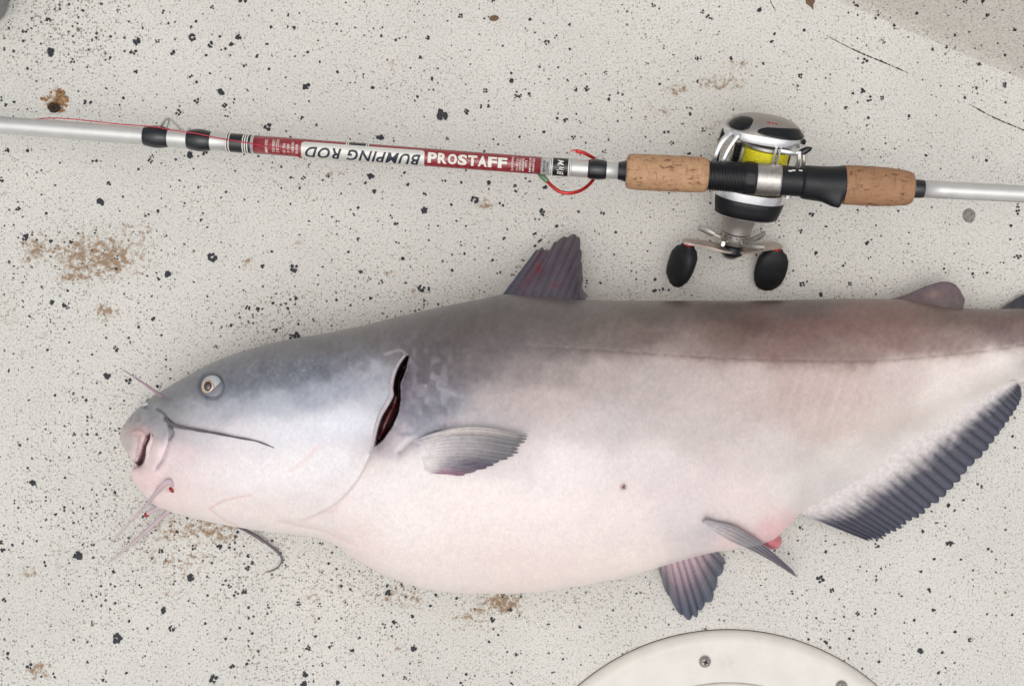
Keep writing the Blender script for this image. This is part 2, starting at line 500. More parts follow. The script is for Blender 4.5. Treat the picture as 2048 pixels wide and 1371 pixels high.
FLECKS = """237,22,4 327,24,5 97,39,5 166,22,3 55,61,5 275,83,9 101,105,9 146,122,5 174,101,4 220,116,4 267,104,6 272,143,5 347,105,6 384,75,7 383,54,4
337,47,3 421,89,6 476,74,7 463,88,6 451,98,3 514,112,5 490,131,5 442,185,8 393,202,6 449,211,5 468,202,5 453,232,5 357,225,6 381,153,5 393,164,3 420,147,3
169,206,6 181,205,4 11,209,4 1,198,5 28,204,3 481,2,5 491,2,4 425,15,4 392,43,3 315,82,4 46,82,3 247,196,3 495,181,4 440,73,3 413,111,3
612,173,7 796,79,6 763,72,4 855,76,5 885,230,11 864,159,5 761,275,7 970,181,5 933,223,5 921,32,5 535,254,7 588,56,4 575,54,4 534,88,4 640,124,4 615,105,4
675,145,4 727,152,4 840,114,4 604,236,4 633,250,4 977,213,4 962,212,4 895,277,4 788,279,4 577,30,4 542,55,4 538,138,3 744,175,3 986,2,4 836,6,4 835,194,3
1111,73,5 1093,85,5 1219,195,6 1295,126,4 1211,146,4 1174,177,5 1152,180,4 1023,161,5 1305,11,4 1405,24,4 1415,34,5 1421,37,4 1437,66,4 1462,115,5 1394,117,4
1377,216,5 1380,228,4 1131,240,5 1114,236,3 1147,274,4 1160,244,4 1333,264,6 1343,286,4 1209,303,4 1378,307,6 1039,274,4 1088,264,3 1031,193,4 1039,194,3
1058,188,3 1061,39,4 1135,161,4 1140,99,3 1139,49,3 1395,163,4 1320,168,3 1406,260,4 1519,20,6 1022,146,3
201,404,9 336,548,8 317,557,6 423,514,9 190,323,6 380,311,7 410,306,5 304,313,4 300,322,5 352,319,3 51,474,8 102,482,5 142,484,4 208,503,4 233,515,5 37,417,5
295,430,5 316,422,4 402,439,4 104,605,6 128,611,5 135,614,4 232,697,6 306,637,5 278,654,4 217,367,4 246,393,4 3,359,5 15,301,5 55,301,5 50,556,4 135,581,3
432,694,4 515,617,5 496,615,5 60,633,4 489,581,4 261,684,4 277,338,3 93,427,3 191,463,4 232,537,3 462,650,3
741,353,8 749,382,6 731,366,3 809,345,4 816,369,4 848,421,8 887,361,6 923,365,4 978,365,5 949,400,7 1002,409,6 791,447,5 783,433,4 708,430,4 675,442,4
1008,478,5 921,487,5 806,517,5 588,536,8 524,532,5 997,545,5 905,541,4 843,576,7 857,578,5 761,564,5 738,558,4 723,544,4 741,596,5 591,596,5 516,618,4
550,660,5 582,672,6 594,672,7 596,648,4 607,356,4 582,355,3 656,351,4 795,485,4 716,416,3 716,478,4 850,388,4 985,520,3 543,503,3 546,606,3 576,616,3 697,504,3
903,409,3 929,507,3 156,1111,10 90,1127,5 7,1099,6 3,1084,4 163,1015,5 111,1028,3 187,1089,5 381,1155,8 349,1165,5 440,1092,7 387,1094,5 459,1091,5 505,1124,5
495,1135,5 496,1112,4 321,1101,5 327,1220,7 281,1172,5 227,1143,4 234,1276,9 343,1256,6 8,1200,6 16,1310,6 59,1331,6 109,1349,5 175,1323,4 428,1357,8 465,1332,6
472,1187,6 488,1182,6 459,1172,4 354,1063,4 376,1032,5 206,1359,4 288,1312,4 536,1212,4 446,1168,4 410,1246,4 475,1063,3 494,1327,3 258,1241,3 451,1277,3 29,1003,4
25,1089,3 505,1266,3 187,1114,3 253,1345,3 643,1086,4 776,1184,7 830,1173,5 788,1243,6 770,1251,4 825,1232,5 827,1297,7 705,1300,5 610,1349,7 608,1367,7 675,1364,6
810,1355,4 985,1238,6 1038,1230,4 1097,1247,4 1020,1218,5 1006,1190,4 1032,1308,4 616,1295,5 597,1206,5 641,1209,4 693,1206,4 923,1368,5 1024,1367,4 1126,1317,3
1107,1343,4 933,1347,3 573,1131,4 567,1122,4 861,1211,3 659,1293,3 658,1126,3 638,1236,3 914,1195,3 978,1282,3 1160,1253,3 631,1272,3 872,1189,3
1641,1158,7 1585,1184,5 1664,1180,5 1651,1103,4 1600,1054,3 1753,1076,5 1753,1090,5 1845,1062,5 1897,1009,5 1873,1045,4 1900,1085,7 1858,1179,5 1800,1189,5
1750,1222,6 1866,1219,5 1841,1302,7 1940,1279,4 1650,1283,6 1877,1343,5 1758,1322,4 1841,1143,4 1617,1277,4 1715,1226,4 1963,972,4 1927,999,4 1922,1118,3
1868,1117,3 1976,1097,3 1699,1276,3 1828,1239,3 1910,1263,3 1884,1304,3 2024,1229,3 2025,872,3 1720,1132,2 1766,84,4 1730,122,5 1725,182,6 1739,198,6 1706,187,3
1764,196,4 1691,215,4 1544,82,5 1549,68,3 1608,61,3 1601,152,5 1526,127,3 1953,176,4 1930,195,4 1736,236,3 1852,311,3 1973,321,3 1818,232,3
1632,506,5 1688,528,5 1733,487,6 1604,568,5 1641,588,5 1601,462,4 1625,430,4 1620,427,3 1652,453,3 1796,421,3 1818,465,2 1946,547,3 2004,524,4 2038,513,5
2036,424,5 2036,412,4 2022,451,3 1739,516,4 1700,567,4 1888,537,3 1031,382,5 1091,375,5 1030,372,4 1060,363,4 1085,424,6 1205,426,4 1070,467,5 1080,481,6
1046,521,4 1026,550,4 1113,452,4 1157,423,3 1232,464,3 1308,581,5 1326,578,3 1310,558,3 1201,566,3 1174,564,4 1070,492,3 1228,509,2 1295,502,2
213,753,7 58,800,4 66,965,7 55,935,3 257,762,6 320,792,5 148,868,4 40,890,4 110,790,3 18,740,4 315,772,4 130,955,3 200,905,3 95,700,3 172,800,3 230,985,3"""
HFLECKS = "1713,12,4 1753,34,6 1931,2,5 1966,1,5 1975,30,5 1788,52,4 1828,48,3 1910,70,4 1893,94,4 1865,99,4 1958,129,4 2008,169,4 1834,26,3 2030,60,4 2010,110,3"


def fleck_mesh(items, place):
    """ragged paint flecks: each a cluster of small torn-edged chips"""
    V, F = [], []
    for x, y, s in items:
        k = 1 if s <= 3 else random.randint(2, 4) + (2 if s > 6 else 0)
        a0 = random.uniform(0, 6.28)
        hollow = s >= 4 and random.random() < 0.4
        for c in range(k):
            if k == 1: ox = oy = 0; r = s * 1.05
            else:
                w = a0 + 6.28 * c / k + random.uniform(-.5, .5)
                d = s * (0.72 if hollow else random.uniform(0.2, 0.72))
                ox, oy, r = d * math.cos(w) * random.uniform(0.7, 1.2), d * math.sin(w), s * random.uniform(0.38, 0.62)
            n = 9
            h = 0.00022 + 0.00007 * (c % 5) + random.uniform(0, 0.00003)
            b = len(V)
            rr = [r * random.uniform(0.6, 1.25) for _ in range(n)]
            V.append(place(x + ox, y + oy, h * 1.4))
            for i in range(n):
                w = 6.28318 * i / n
                V.append(place(x + ox + rr[i] * math.cos(w), y + oy + rr[i] * math.sin(w), h))
            for i in range(n):
                w = 6.28318 * i / n
                V.append(place(x + ox + rr[i] * 1.08 * math.cos(w), y + oy + rr[i] * 1.08 * math.sin(w), -0.0003))
            for i in range(n):
                j = (i + 1) % n
                F.append((b, b + 1 + i, b + 1 + j))
                F.append((b + 1 + i, b + 1 + n + i, b + 1 + n + j, b + 1 + j))
    return V, F


items = [tuple(float(q) for q in t.split(',')) for t in FLECKS.split()]
V, F = fleck_mesh(items, lambda x, y, z: P(x, y, 0) + Vector((0, 0, z)))
fl = build('paint_fleck', V, F, M['fleck'], deck, smooth=False)
tag(fl, kind='stuff')


def on_hull(x, y, z):
    """photo spot -> point on the sloping hull side"""
    o = Vector((0, 0, H)); d = (P(x, y, 0) - o)
    n2 = Vector((-en[0] * math.sin(ang), -en[1] * math.sin(ang), math.cos(ang)))
    p0 = Vector((e0[0] + en[0] * (prof[9][0] - .004), e0[1] + en[1] * (prof[9][0] - .004), prof[9][1]))
    t = (p0 - o).dot(n2) / d.dot(n2)
    p = o + d * t + n2 * z
    return p if p.z > .004 else P(x, y) + Vector((0, 0, max(z, 0) + .0008))


items = [tuple(float(q) for q in t.split(',')) for t in HFLECKS.split()]
V, F = fleck_mesh(items, on_hull)
tag(build('paint_fleck', V, F, M['fleck'], hull, smooth=False), kind='stuff')

# dark cracked grooves in the deck coating
for a, b in (((1653, 71), (1818, 150)), ((1938, 208), (2075, 276)), ((1536, -12), (1551, 26))):
    V, F = [], []
    n = 46
    for i in range(n + 1):
        t = i / n
        x = a[0] + (b[0] - a[0]) * t; y = a[1] + (b[1] - a[1]) * t + 2.5 * math.sin(t * 5)
        w = (1.0 + random.uniform(-.75, .8)) * min(1, 6 * t + .2, 6 * (1 - t) + .2)
        V += [P(x - .4 * w, y + w) + Vector((0, 0, .0001)), P(x, y) + Vector((0, 0, .0003)), P(x + .4 * w, y - w) + Vector((0, 0, .0001))]
        if i:
            k = 3 * i
            F += [(k - 3, k - 2, k + 1, k), (k - 2, k - 1, k + 2, k + 1)]
    build('groove', V, F, M['dark'], deck)

# ------------------------------------------------------------------ catfish
fish = thing('catfish', 'large grey and white catfish lying on its side on the speckled deck', 'fish', P(1100, 880, 0))

TOP = [(243, 866), (247, 853), (254, 843), (265, 829), (287, 807), (310, 790), (330, 778), (400, 738), (460, 711), (560, 682), (640, 668), (720, 652),
       (800, 632), (900, 610), (960, 598), (1015, 588), (1080, 594), (1170, 600), (1300, 601), (1500, 601), (1700, 597), (1790, 598), (1860, 608),
       (1930, 616), (2000, 618), (2048, 616), (2110, 622), (2160, 630)]
BOT = [(243, 869), (247, 884), (254, 899), (265, 912), (274, 924), (277, 960), (284, 976), (295, 990), (310, 1003), (330, 1015), (400, 1035), (480, 1050),
       (560, 1062), (640, 1072), (670, 1082), (720, 1115), (800, 1155), (860, 1173), (950, 1182), (1050, 1180), (1150, 1168), (1250, 1148), (1340, 1122),
       (1420, 1102), (1500, 1090), (1540, 1080), (1570, 1056), (1600, 1026), (1700, 968), (1800, 910), (1900, 850), (2000, 787), (2048, 762), (2110, 748), (2160, 742)]
THK = [(243, .033), (246, .036), (252, .039), (262, .043), (280, .050), (310, .060), (360, .078), (450, .105), (600, .125), (750, .135), (900, .140), (1100, .142),
       (1300, .130), (1500, .106), (1700, .076), (1900, .052), (2048, .038), (2110, .028), (2160, .020)]


def smooth_interp(pts, x):
    """monotone cubic (pchip)"""
    p = np.array(pts, float); X, Y = p[:, 0], p[:, 1]
    h = np.diff(X); d = np.diff(Y) / h
    m = np.zeros_like(Y); m[0], m[-1] = d[0], d[-1]
    for i in range(1, len(X) - 1):
        if d[i - 1] * d[i] > 0:
            w1, w2 = 2 * h[i] + h[i - 1], h[i] + 2 * h[i - 1]
            m[i] = (w1 + w2) / (w1 / d[i - 1] + w2 / d[i])
    k = np.clip(np.searchsorted(X, x) - 1, 0, len(X) - 2)
    t = (x - X[k]) / h[k]
    return ((1 + 2 * t) * (1 - t) ** 2 * Y[k] + t * (1 - t) ** 2 * h[k] * m[k] + t * t * (3 - 2 * t) * Y[k + 1] + t * t * (t - 1) * h[k] * m[k + 1])


fx = np.concatenate([np.arange(243, 300, 1.2), np.arange(300, 735, 2.4), np.arange(735, 832, 1.1), np.arange(832, 930, 2.4), np.arange(930, 2161, 4.5)])
top, bot, thk = smooth_interp(TOP, fx), smooth_interp(BOT, fx), smooth_interp(THK, fx)
NU, ND = 230, 40
lu = np.linspace(0, 1, NU)
vu = 0.62 * lu + 0.38 * (1 - np.cos(np.pi * lu)) / 2
ld = np.linspace(0, 1, ND + 2)[1:-1]
vd = 1 - (1 - np.cos(np.pi * ld)) / 2
tailf = np.clip((fx - 1450) / 350, 0, 1)[:, None]


def side(v, ze, q_v, q_d):
    w = 2 * v - 1
    q = np.where(w > 0, q_v, q_d)
    p = np.where(w > 0, 2.2 - 0.5 * tailf, 2.2)
    g = np.clip(1 - np.abs(w) ** p, 0, 1) ** (1 / q)
    flat = 0.5 + 0.5 * np.cos(np.pi * np.clip(w, 0, 1))
    return np.where(w > 0, g * (1 - .8 * tailf) + flat * .8 * tailf, g)


nosez = np.interp(fx, [243, 300, 420], [.030, .027, 0.0])
zlow = np.interp(fx, [243, 250, 262, 290, 340, 400], [.027, .023, .017, .009, .003, 0.0])[:, None]
zd = np.maximum(0.40 * thk, nosez)[:, None]; zv = np.maximum((0.34 - 0.08 * tailf[:, 0]) * thk, nosez)[:, None]


def verts_for(v, upper):
    v = v[None, :] * np.ones((len(fx), 1))
    ze = zd * (1 - v) + zv * v
    g = side(v, ze, 2.0 - 0.8 * tailf, 2.0)
    z = ze + (thk[:, None] - ze) * g if upper else ze - (ze - zlow) * g ** 0.8
    s = K * (1 - ze / H)
    py = top[:, None] * (1 - v) + bot[:, None] * v
    return np.stack([(fx[:, None] - 1024) * s, -(py - 685.5) * s, z], 2)


VU, VD = verts_for(vu, True), verts_for(vd, False)


def notch(V):
    s_ = K * (1 - V[..., 2] / H)
    px, py = V[..., 0] / s_ + 1024, -V[..., 1] / s_ + 685.5
    V[..., 0] += s_ * 15 * np.exp(-((py - 929) / 8) ** 2) * np.exp(-np.clip(px - 268, 0, None) / 14)
    V[..., 0] -= s_ * 4 * np.exp(-((py - 955) / 16) ** 2) * np.exp(-np.clip(px - 272, 0, None) / 20)
    return V


VU, VD = notch(VU), notch(VD)


def proj(V):
    s = K * (1 - V[..., 2] / H)
    return V[..., 0] / s + 1024, -V[..., 1] / s + 685.5


def pdist(px, py, poly):
    """distance and signed side to a polyline (positive to its left, walking in photo space)"""
    best = np.full(px.shape, 1e9); sgn = np.zeros(px.shape); par = np.zeros(px.shape)
    poly = np.array(poly, float); n = len(poly) - 1
    for i in range(n):
        a, b = poly[i], poly[i + 1]; d = b - a; L = d @ d
        t = np.clip(((px - a[0]) * d[0] + (py - a[1]) * d[1]) / L, 0, 1)
        qx, qy = px - a[0] - t * d[0], py - a[1] - t * d[1]
        r = np.hypot(qx, qy)
        m = r < best
        best = np.where(m, r, best)
        sgn = np.where(m, np.sign(d[0] * qy - d[1] * qx), sgn)
        par = np.where(m, (i + t) / n, par)
    return best, sgn, par


def inpoly(px, py, poly):
    c = np.zeros(px.shape, bool); n = len(poly)
    for i in range(n):
        x0, y0 = poly[i]; x1, y1 = poly[i - 1]
        m = ((y0 > py) != (y1 > py)) & (px < (x1 - x0) * (py - y0) / (y1 - y0 + 1e-12) + x0)
        c ^= m
    return c


def sstep(a, b, x):
    t = np.clip((x - a) / (b - a), 0, 1)
    return t * t * (3 - 2 * t)


OPER = crom([(814, 710), (800, 728), (790, 750), (785, 776), (786, 790), (776, 810), (764, 830), (757, 850), (752, 872), (748, 892), (740, 912), (732, 930), (720, 952),
             (703, 976), (680, 1000), (650, 1020), (612, 1036), (580, 1040)], 60)
SLITR = [(819, 712), (812, 738), (800, 768), (801, 798), (797, 826), (785, 853), (767, 879), (749, 895)]
SLIT = [tuple(p) for p in OPER if p[1] < 893] + SLITR[::-1]
MOUTH = [(299, 865), (306, 870), (297, 892), (293, 912), (285, 929), (277, 934), (272, 926), (281, 906), (286, 886), (291, 872)]
FOLD = crom([(338, 848), (340, 866), (336, 890), (328, 915), (314, 936)], 16)
FOLD2 = crom([(316, 818), (330, 828), (340, 845), (345, 852)], 10)
FOLD3 = crom([(342, 852), (347, 866), (340, 878)], 8)
LAT = crom([(830, 672), (900, 682), (1000, 690), (1150, 698), (1300, 708), (1450, 717), (1600, 722), (1750, 722), (1900, 710), (2000, 698), (2060, 688), (2160, 680)], 70)
CHIN = crom([(418, 1017), (450, 1000), (500, 990)], 8)
CHIN2 = crom([(420, 1018), (450, 1040), (480, 1052)], 8)
THROAT = crom([(560, 1042), (600, 1050), (650, 1062), (700, 1085)], 10)
PECB = crom([(800, 905), (830, 880), (880, 868)], 8)


def sculpt(V):
    px, py = proj(V)
    dz = np.zeros(px.shape)
    d, sg, par = pdist(px, py, OPER)
    body = sstep(1.5, -1.5, sg * d)                           # behind the gill cover
    amp = 0.0085 * sstep(0.0, 0.08, par) * (1 - 0.75 * sstep(0.5, 0.95, par)) * sstep(1.0, 0.9, par)
    dz += body * -amp * np.exp(-d / 46) + (1 - body) * amp * 0.35 * np.exp(-(d / 30) ** 2)
    slit = inpoly(px, py, SLIT)
    ds, _, _ = pdist(px, py, SLIT + [SLIT[0]])
    dz += -0.010 * sstep(-1, 7, np.where(slit, ds, -ds))
    dr, _, _ = pdist(px, py, SLITR)
    dz += np.where(slit, 0, -0.003 * np.exp(-dr / 14) * body)
    mo = inpoly(px, py, MOUTH)
    dm, _, _ = pdist(px, py, MOUTH + [MOUTH[0]])
    dz += np.where(mo, -0.009 * sstep(0, 6, dm), -0.002 * np.exp(-dm / 7))
    for L, w, a in ((FOLD, 4, .0026), (FOLD2, 3.5, .0016), (FOLD3, 3, .0014), (CHIN, 4, .0009), (CHIN2, 4, .0009), (THROAT, 7, .0016), (PECB, 8, .002)):
        dl, _, pr = pdist(px, py, L)
        dz -= a * np.exp(-(dl / w) ** 2)
    # lips
    for cx, cy, rx, ry, h in ((268, 882, 12, 34, .0045), (313, 902, 14, 32, .0042), (424, 772, 34, 34, .0022), (300, 955, 24, 30, .003), (285, 850, 25, 18, .002)):
        dz += h * np.exp(-(((px - cx) / rx) ** 2 + ((py - cy) / ry) ** 2))
    re = np.hypot(px - 424, py - 772)
    dz -= 0.0024 * np.exp(-((re - 25) / 3.2) ** 2)
    dz -= 0.003 * (re < 22)
    # head-to-back crest and shoulder muscle
    dl, _, pr = pdist(px, py, [(560, 730), (700, 700), (815, 708)])
    dz += 0.0018 * np.exp(-(dl / 16) ** 2) * sstep(0, .4, pr)
    dl, sg, pr = pdist(px, py, LAT)
    dz -= 0.0008 * np.exp(-(dl / 4) ** 2) * sstep(0.1, 0.3, pr)
    # muscle bands behind the belly
    band = np.exp(-(((px - 1640) / 120) ** 2 + ((py - 790) / 60) ** 2))
    dz += 0.00045 * band * np.sin((px + 0.32 * (py - 780)) / 30 * 2 * np.pi)
    # soft unevenness
    dz += 0.0012 * np.sin(px / 61 + py / 83) * np.sin(py / 57 - px / 131)
    edge = np.minimum(1, (V[..., 2] / np.maximum(thk[:, None], 1e-4) - 0.3) / 0.25).clip(0, 1)
    V[..., 2] += dz * edge
    V[..., 2] = np.maximum(V[..., 2], 0.002)
    return V


VU = sculpt(VU)

CP = """258,850,166,160,160 248,872,192,178,174 272,862,186,166,164 290,822,146,146,154 330,800,114,117,127 380,770,122,124,137 450,730,128,130,141 540,702,126,126,134
640,685,122,120,124 740,665,124,120,120 800,655,122,117,117 480,770,128,133,148 560,760,130,136,152 640,740,128,133,149 720,715,128,128,138 780,700,140,135,140
330,830,150,152,160 380,812,158,160,170 450,812,170,173,186 540,810,178,183,197 620,790,168,174,190 700,770,164,168,186 750,742,178,178,190 400,860,206,201,206
480,872,222,216,218 560,860,220,218,224 650,850,222,222,230 720,840,222,222,232 350,920,226,208,208 420,940,228,216,216 500,950,228,220,220 600,930,228,222,222
680,930,228,224,226 285,960,228,198,196 330,990,226,206,202 430,1010,226,212,208 540,1030,226,212,208 640,1040,226,214,210 700,980,226,216,214 320,900,226,204,204
830,700,116,108,112 850,740,116,110,117 830,790,134,130,142 850,830,136,138,154 890,760,132,126,130 890,800,146,146,158 870,850,156,156,170 920,850,196,190,192
780,890,192,182,187 760,940,225,215,212 830,930,222,214,210 860,640,118,112,110 960,622,116,110,108 1100,625,121,113,111 1000,660,120,112,110 1150,660,128,118,114
1300,622,126,114,110 1300,670,142,125,120 1450,622,126,110,106 1450,670,144,120,112 1500,650,130,104,98 1600,622,122,104,102 1600,660,148,118,112 1700,650,148,118,111
1800,640,142,114,106 1800,670,158,130,120 1900,640,130,110,102 1900,680,165,142,134 2000,640,132,112,108 2040,660,150,130,126 1550,700,158,132,126 1400,700,166,147,142
1700,700,164,140,132 1000,684,128,119,119 950,720,142,133,133 1050,740,164,153,151 1000,800,195,182,180 1100,800,205,190,186 1200,740,198,184,180 1300,760,200,188,184
1200,850,205,195,194 1400,760,205,192,188 1400,850,208,196,192 1500,760,210,195,190 1600,780,208,188,182 1700,780,212,192,186 1650,850,214,196,190 1800,760,216,200,195
1900,750,220,208,202 2000,730,222,212,206 1800,840,222,208,200 1900,800,226,216,208 1700,920,222,212,206 1550,900,220,208,204 1300,930,218,206,204 1150,930,222,210,208
1000,900,214,203,202 950,1000,228,214,210 1100,1050,228,214,210 1250,1050,228,214,210 800,1050,230,218,214 900,1130,228,213,207 1050,1150,228,210,204 1250,1120,229,214,207
1400,1040,220,208,206 1500,1030,228,212,208 1550,1060,222,180,182 1480,1080,222,196,194 1600,980,224,214,210 700,1080,228,210,205 1700,975,212,206,203 1850,880,216,210,205
1200,690,144,130,126 1340,730,198,184,180 1100,690,136,126,124 1100,745,180,168,165 900,690,116,108,108 930,650,114,107,105 760,800,196,198,208 400,840,184,184,190 300,835,134,137,146 270,838,146,147,152 335,848,166,164,170 250,858,172,164,162 2100,640,110,96,96 2100,720,190,180,176 1420,1060,190,184,186"""
CP = np.array([[float(v) for v in t.split(',')] for t in CP.split()])
fl_ = (CP[:, 0] > 920) & (CP[:, 0] < 1850) & (CP[:, 1] > 718) & (CP[:, 1] < 905)
CP[fl_, 2:] *= 0.945
CP[:, 4] -= 0.22 * np.maximum(0, CP[:, 4] - CP[:, 2])


def tone(px, py):
    c = lin(CP[:, 2:])
    num = np.zeros(px.shape + (3,)); den = np.zeros(px.shape)
    for (x, y), col in zip(CP[:, :2], c):
        d2 = ((px - x) * 0.62) ** 2 + (py - y) ** 2
        w = 1 / (d2 + 24 ** 2) ** 2.1
        num += w[..., None] * col; den += w
    col = num / den[..., None]
    return col


GCACHE = {}


def vnoise(px, py, s, seed):
    g = GCACHE.setdefault(seed, None)
    if g is None: g = GCACHE[seed] = np.random.default_rng(seed).random((256, 256))
    x, y = px / s + 40, py / s + 40
    i, j = np.floor(x).astype(int), np.floor(y).astype(int); fx_, fy_ = x - i, y - j
    fx_, fy_ = fx_ * fx_ * (3 - 2 * fx_), fy_ * fy_ * (3 - 2 * fy_)
    G = lambda a, b: g[a % 256, b % 256]
    return (G(i, j) * (1 - fx_) + G(i + 1, j) * fx_) * (1 - fy_) + (G(i, j + 1) * (1 - fx_) + G(i + 1, j + 1) * fx_) * fy_


def colour(V):
    px, py = proj(V)
    wx = px + 16 * (vnoise(px, py, 34, 1) - .5) + 12 * (vnoise(px, py, 13, 2) - .5)
    wy = py + 12 * (vnoise(px, py, 30, 3) - .5) + 9 * (vnoise(px, py, 11, 4) - .5)
    c = tone(wx, wy)

    def mixc(m, rgb):
        nonlocal c
        c = c * (1 - m[..., None]) + lin(rgb) * m[..., None]
    # darker back breaks off at the lateral line
    d, sg, pr = pdist(px, py + 0.7 * np.sin(px / 7), LAT)
    x_on = sstep(1100, 1320, px)
    above = (sg < 0)
    c *= 1 - (0.13 * x_on * above * np.exp(-d / 34))[..., None]
    c *= 1 + (0.06 * x_on * (~above) * np.exp(-d / 30))[..., None]
    dash = 0.5 + 0.5 * (vnoise(px, py * 0 + 3, 7, 5) > 0.45)
    mixc(0.35 * np.exp(-(d / 2.4) ** 2) * dash * sstep(950, 1200, px), (120, 90, 96))
    # bruised patches on the flank
    for x, y, rx, ry, s, rgb in ((1500, 645, 45, 20, .35, (110, 68, 68)), (1560, 690, 60, 20, .3, (140, 92, 84)), (1640, 655, 80, 24, .2, (132, 84, 78)), (1740, 645, 80, 22, .15, (132, 88, 78)),
                                 (1540, 712, 50, 12, .25, (146, 98, 98)), (1000, 590, 40, 14, .2, (80, 74, 74)), (274, 862, 15, 9, .8, (206, 128, 128)), (292, 862, 10, 10, .3, (200, 120, 124)),
                                 (905, 845, 22, 4, .35, (210, 140, 136)), (1247, 973, 5, 6, 2.2, (130, 30, 38)), (1540, 1078, 30, 16, .4, (210, 130, 140)), (1480, 1062, 40, 14, .25, (216, 150, 146)),
                                 (340, 978, 8, 5, .8, (150, 30, 34)), (306, 1000, 5, 8, .5, (160, 40, 44)), (850, 742, 50, 26, .3, (116, 104, 108)), (905, 760, 30, 40, .22, (112, 100, 98)),
                                 (760, 680, 60, 12, .3, (112, 108, 110)), (2030, 640, 25, 12, .4, (150, 84, 84)), (345, 845, 16, 9, .4, (104, 110, 124)), (320, 822, 16, 7, .35, (92, 98, 112))):
        n = 0.55 + 0.9 * vnoise(px, py, max(3.0, rx / 5), int(x))
        mixc(np.clip(.45 * s * n * np.exp(-(((px - x) / rx) ** 2 + ((py - y) / ry) ** 2)), 0, 1), rgb)
    sh = np.exp(-(((px - 850) / 55) ** 2 + ((py - 775) / 75) ** 2))
    mixc(np.clip(.55 * sh * sstep(.5, .75, vnoise(px, py, 17, 41)), 0, 1), (112, 104, 112))
    mixc(np.clip(.5 * sh * sstep(.55, .8, vnoise(px, py * .7, 12, 42)), 0, 1), (178, 172, 182))
    hd = np.exp(-(((px - 620) / 150) ** 2 + ((py - 745) / 38) ** 2))
    mixc(np.clip(.4 * hd * sstep(.62, .85, vnoise(px, py, 5, 43)), 0, 1), (168, 172, 186))
    mixc(np.clip(.35 * hd * sstep(.55, .85, vnoise(px, py, 21, 44)), 0, 1), (104, 106, 116))
    # slanted muscle bands
    band = np.exp(-(((px - 1640) / 120) ** 2 + ((py - 785) / 55) ** 2))
    mixc(0.22 * band * sstep(0.2, 1, np.sin((px + 0.32 * (py - 780)) / 30 * 2 * np.pi + 1.2 * vnoise(px, py, 40, 8))), (184, 146, 136))
    # creases
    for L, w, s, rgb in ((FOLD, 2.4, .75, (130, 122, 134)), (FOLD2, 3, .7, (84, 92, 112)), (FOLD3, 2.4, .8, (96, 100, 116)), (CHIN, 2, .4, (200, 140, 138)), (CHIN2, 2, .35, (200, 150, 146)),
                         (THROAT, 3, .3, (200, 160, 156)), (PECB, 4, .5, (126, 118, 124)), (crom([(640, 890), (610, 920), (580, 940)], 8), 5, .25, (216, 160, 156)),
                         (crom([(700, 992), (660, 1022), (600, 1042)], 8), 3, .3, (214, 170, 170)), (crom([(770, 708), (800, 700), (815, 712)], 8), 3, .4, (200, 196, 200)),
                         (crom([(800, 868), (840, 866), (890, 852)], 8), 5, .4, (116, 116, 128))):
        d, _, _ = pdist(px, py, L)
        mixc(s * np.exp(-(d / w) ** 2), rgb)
    # gill-cover rim, open slit, mouth
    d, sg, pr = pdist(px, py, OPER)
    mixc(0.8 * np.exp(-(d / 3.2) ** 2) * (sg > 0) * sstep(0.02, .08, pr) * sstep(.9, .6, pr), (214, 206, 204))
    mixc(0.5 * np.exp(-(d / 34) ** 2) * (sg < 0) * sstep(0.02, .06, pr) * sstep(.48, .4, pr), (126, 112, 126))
    sl = inpoly(px, py, SLIT)
    deep = lin((54, 14, 18)) * (0.5 + 1.2 * vnoise(px, py, 5, 9))[..., None]
    dsl, _, _ = pdist(px, py, SLIT + [SLIT[0]])
    ms = sstep(-1.6, 1.8, np.where(sl, dsl, -dsl))[..., None]
    c = c * (1 - ms) + deep * ms
    mo = inpoly(px, py, MOUTH)
    dmo, _, _ = pdist(px, py, MOUTH + [MOUTH[0]])
    mm = sstep(-2.5, 3, np.where(mo, dmo, -dmo))[..., None]
    c = c * (1 - mm) + lin((124, 84, 94)) * mm
    re = np.hypot(px - 424, py - 772)
    mixc(0.6 * np.exp(-((re - 24.5) / 3) ** 2), (84, 92, 108))
    mixc(0.25 * np.exp(-((re - 34) / 8) ** 2), (112, 118, 132))
    lum = c.mean(-1)
    dk = sstep(.62, .25, lum)
    diag = vnoise(px + .5 * py, py * .35 - px * .12, 4, 51)
    c *= (1 + (.05 + .14 * dk) * (vnoise(px, py, 7, 12) - .5) + (.02 + .06 * dk) * (vnoise(px, py, 22, 13) - .5) + (.04 + .14 * dk) * (diag - .5))[..., None]
    c *= (np.clip(lum / .42, .05, 1) ** 0.48)[..., None]
    wh = (.12 * sstep(.45, .7, lum))[..., None]
    c = c * (1 - wh) + c.max(-1, keepdims=True) * .985 * wh
    return np.clip(c * 1.13, 0.004, 0.90)


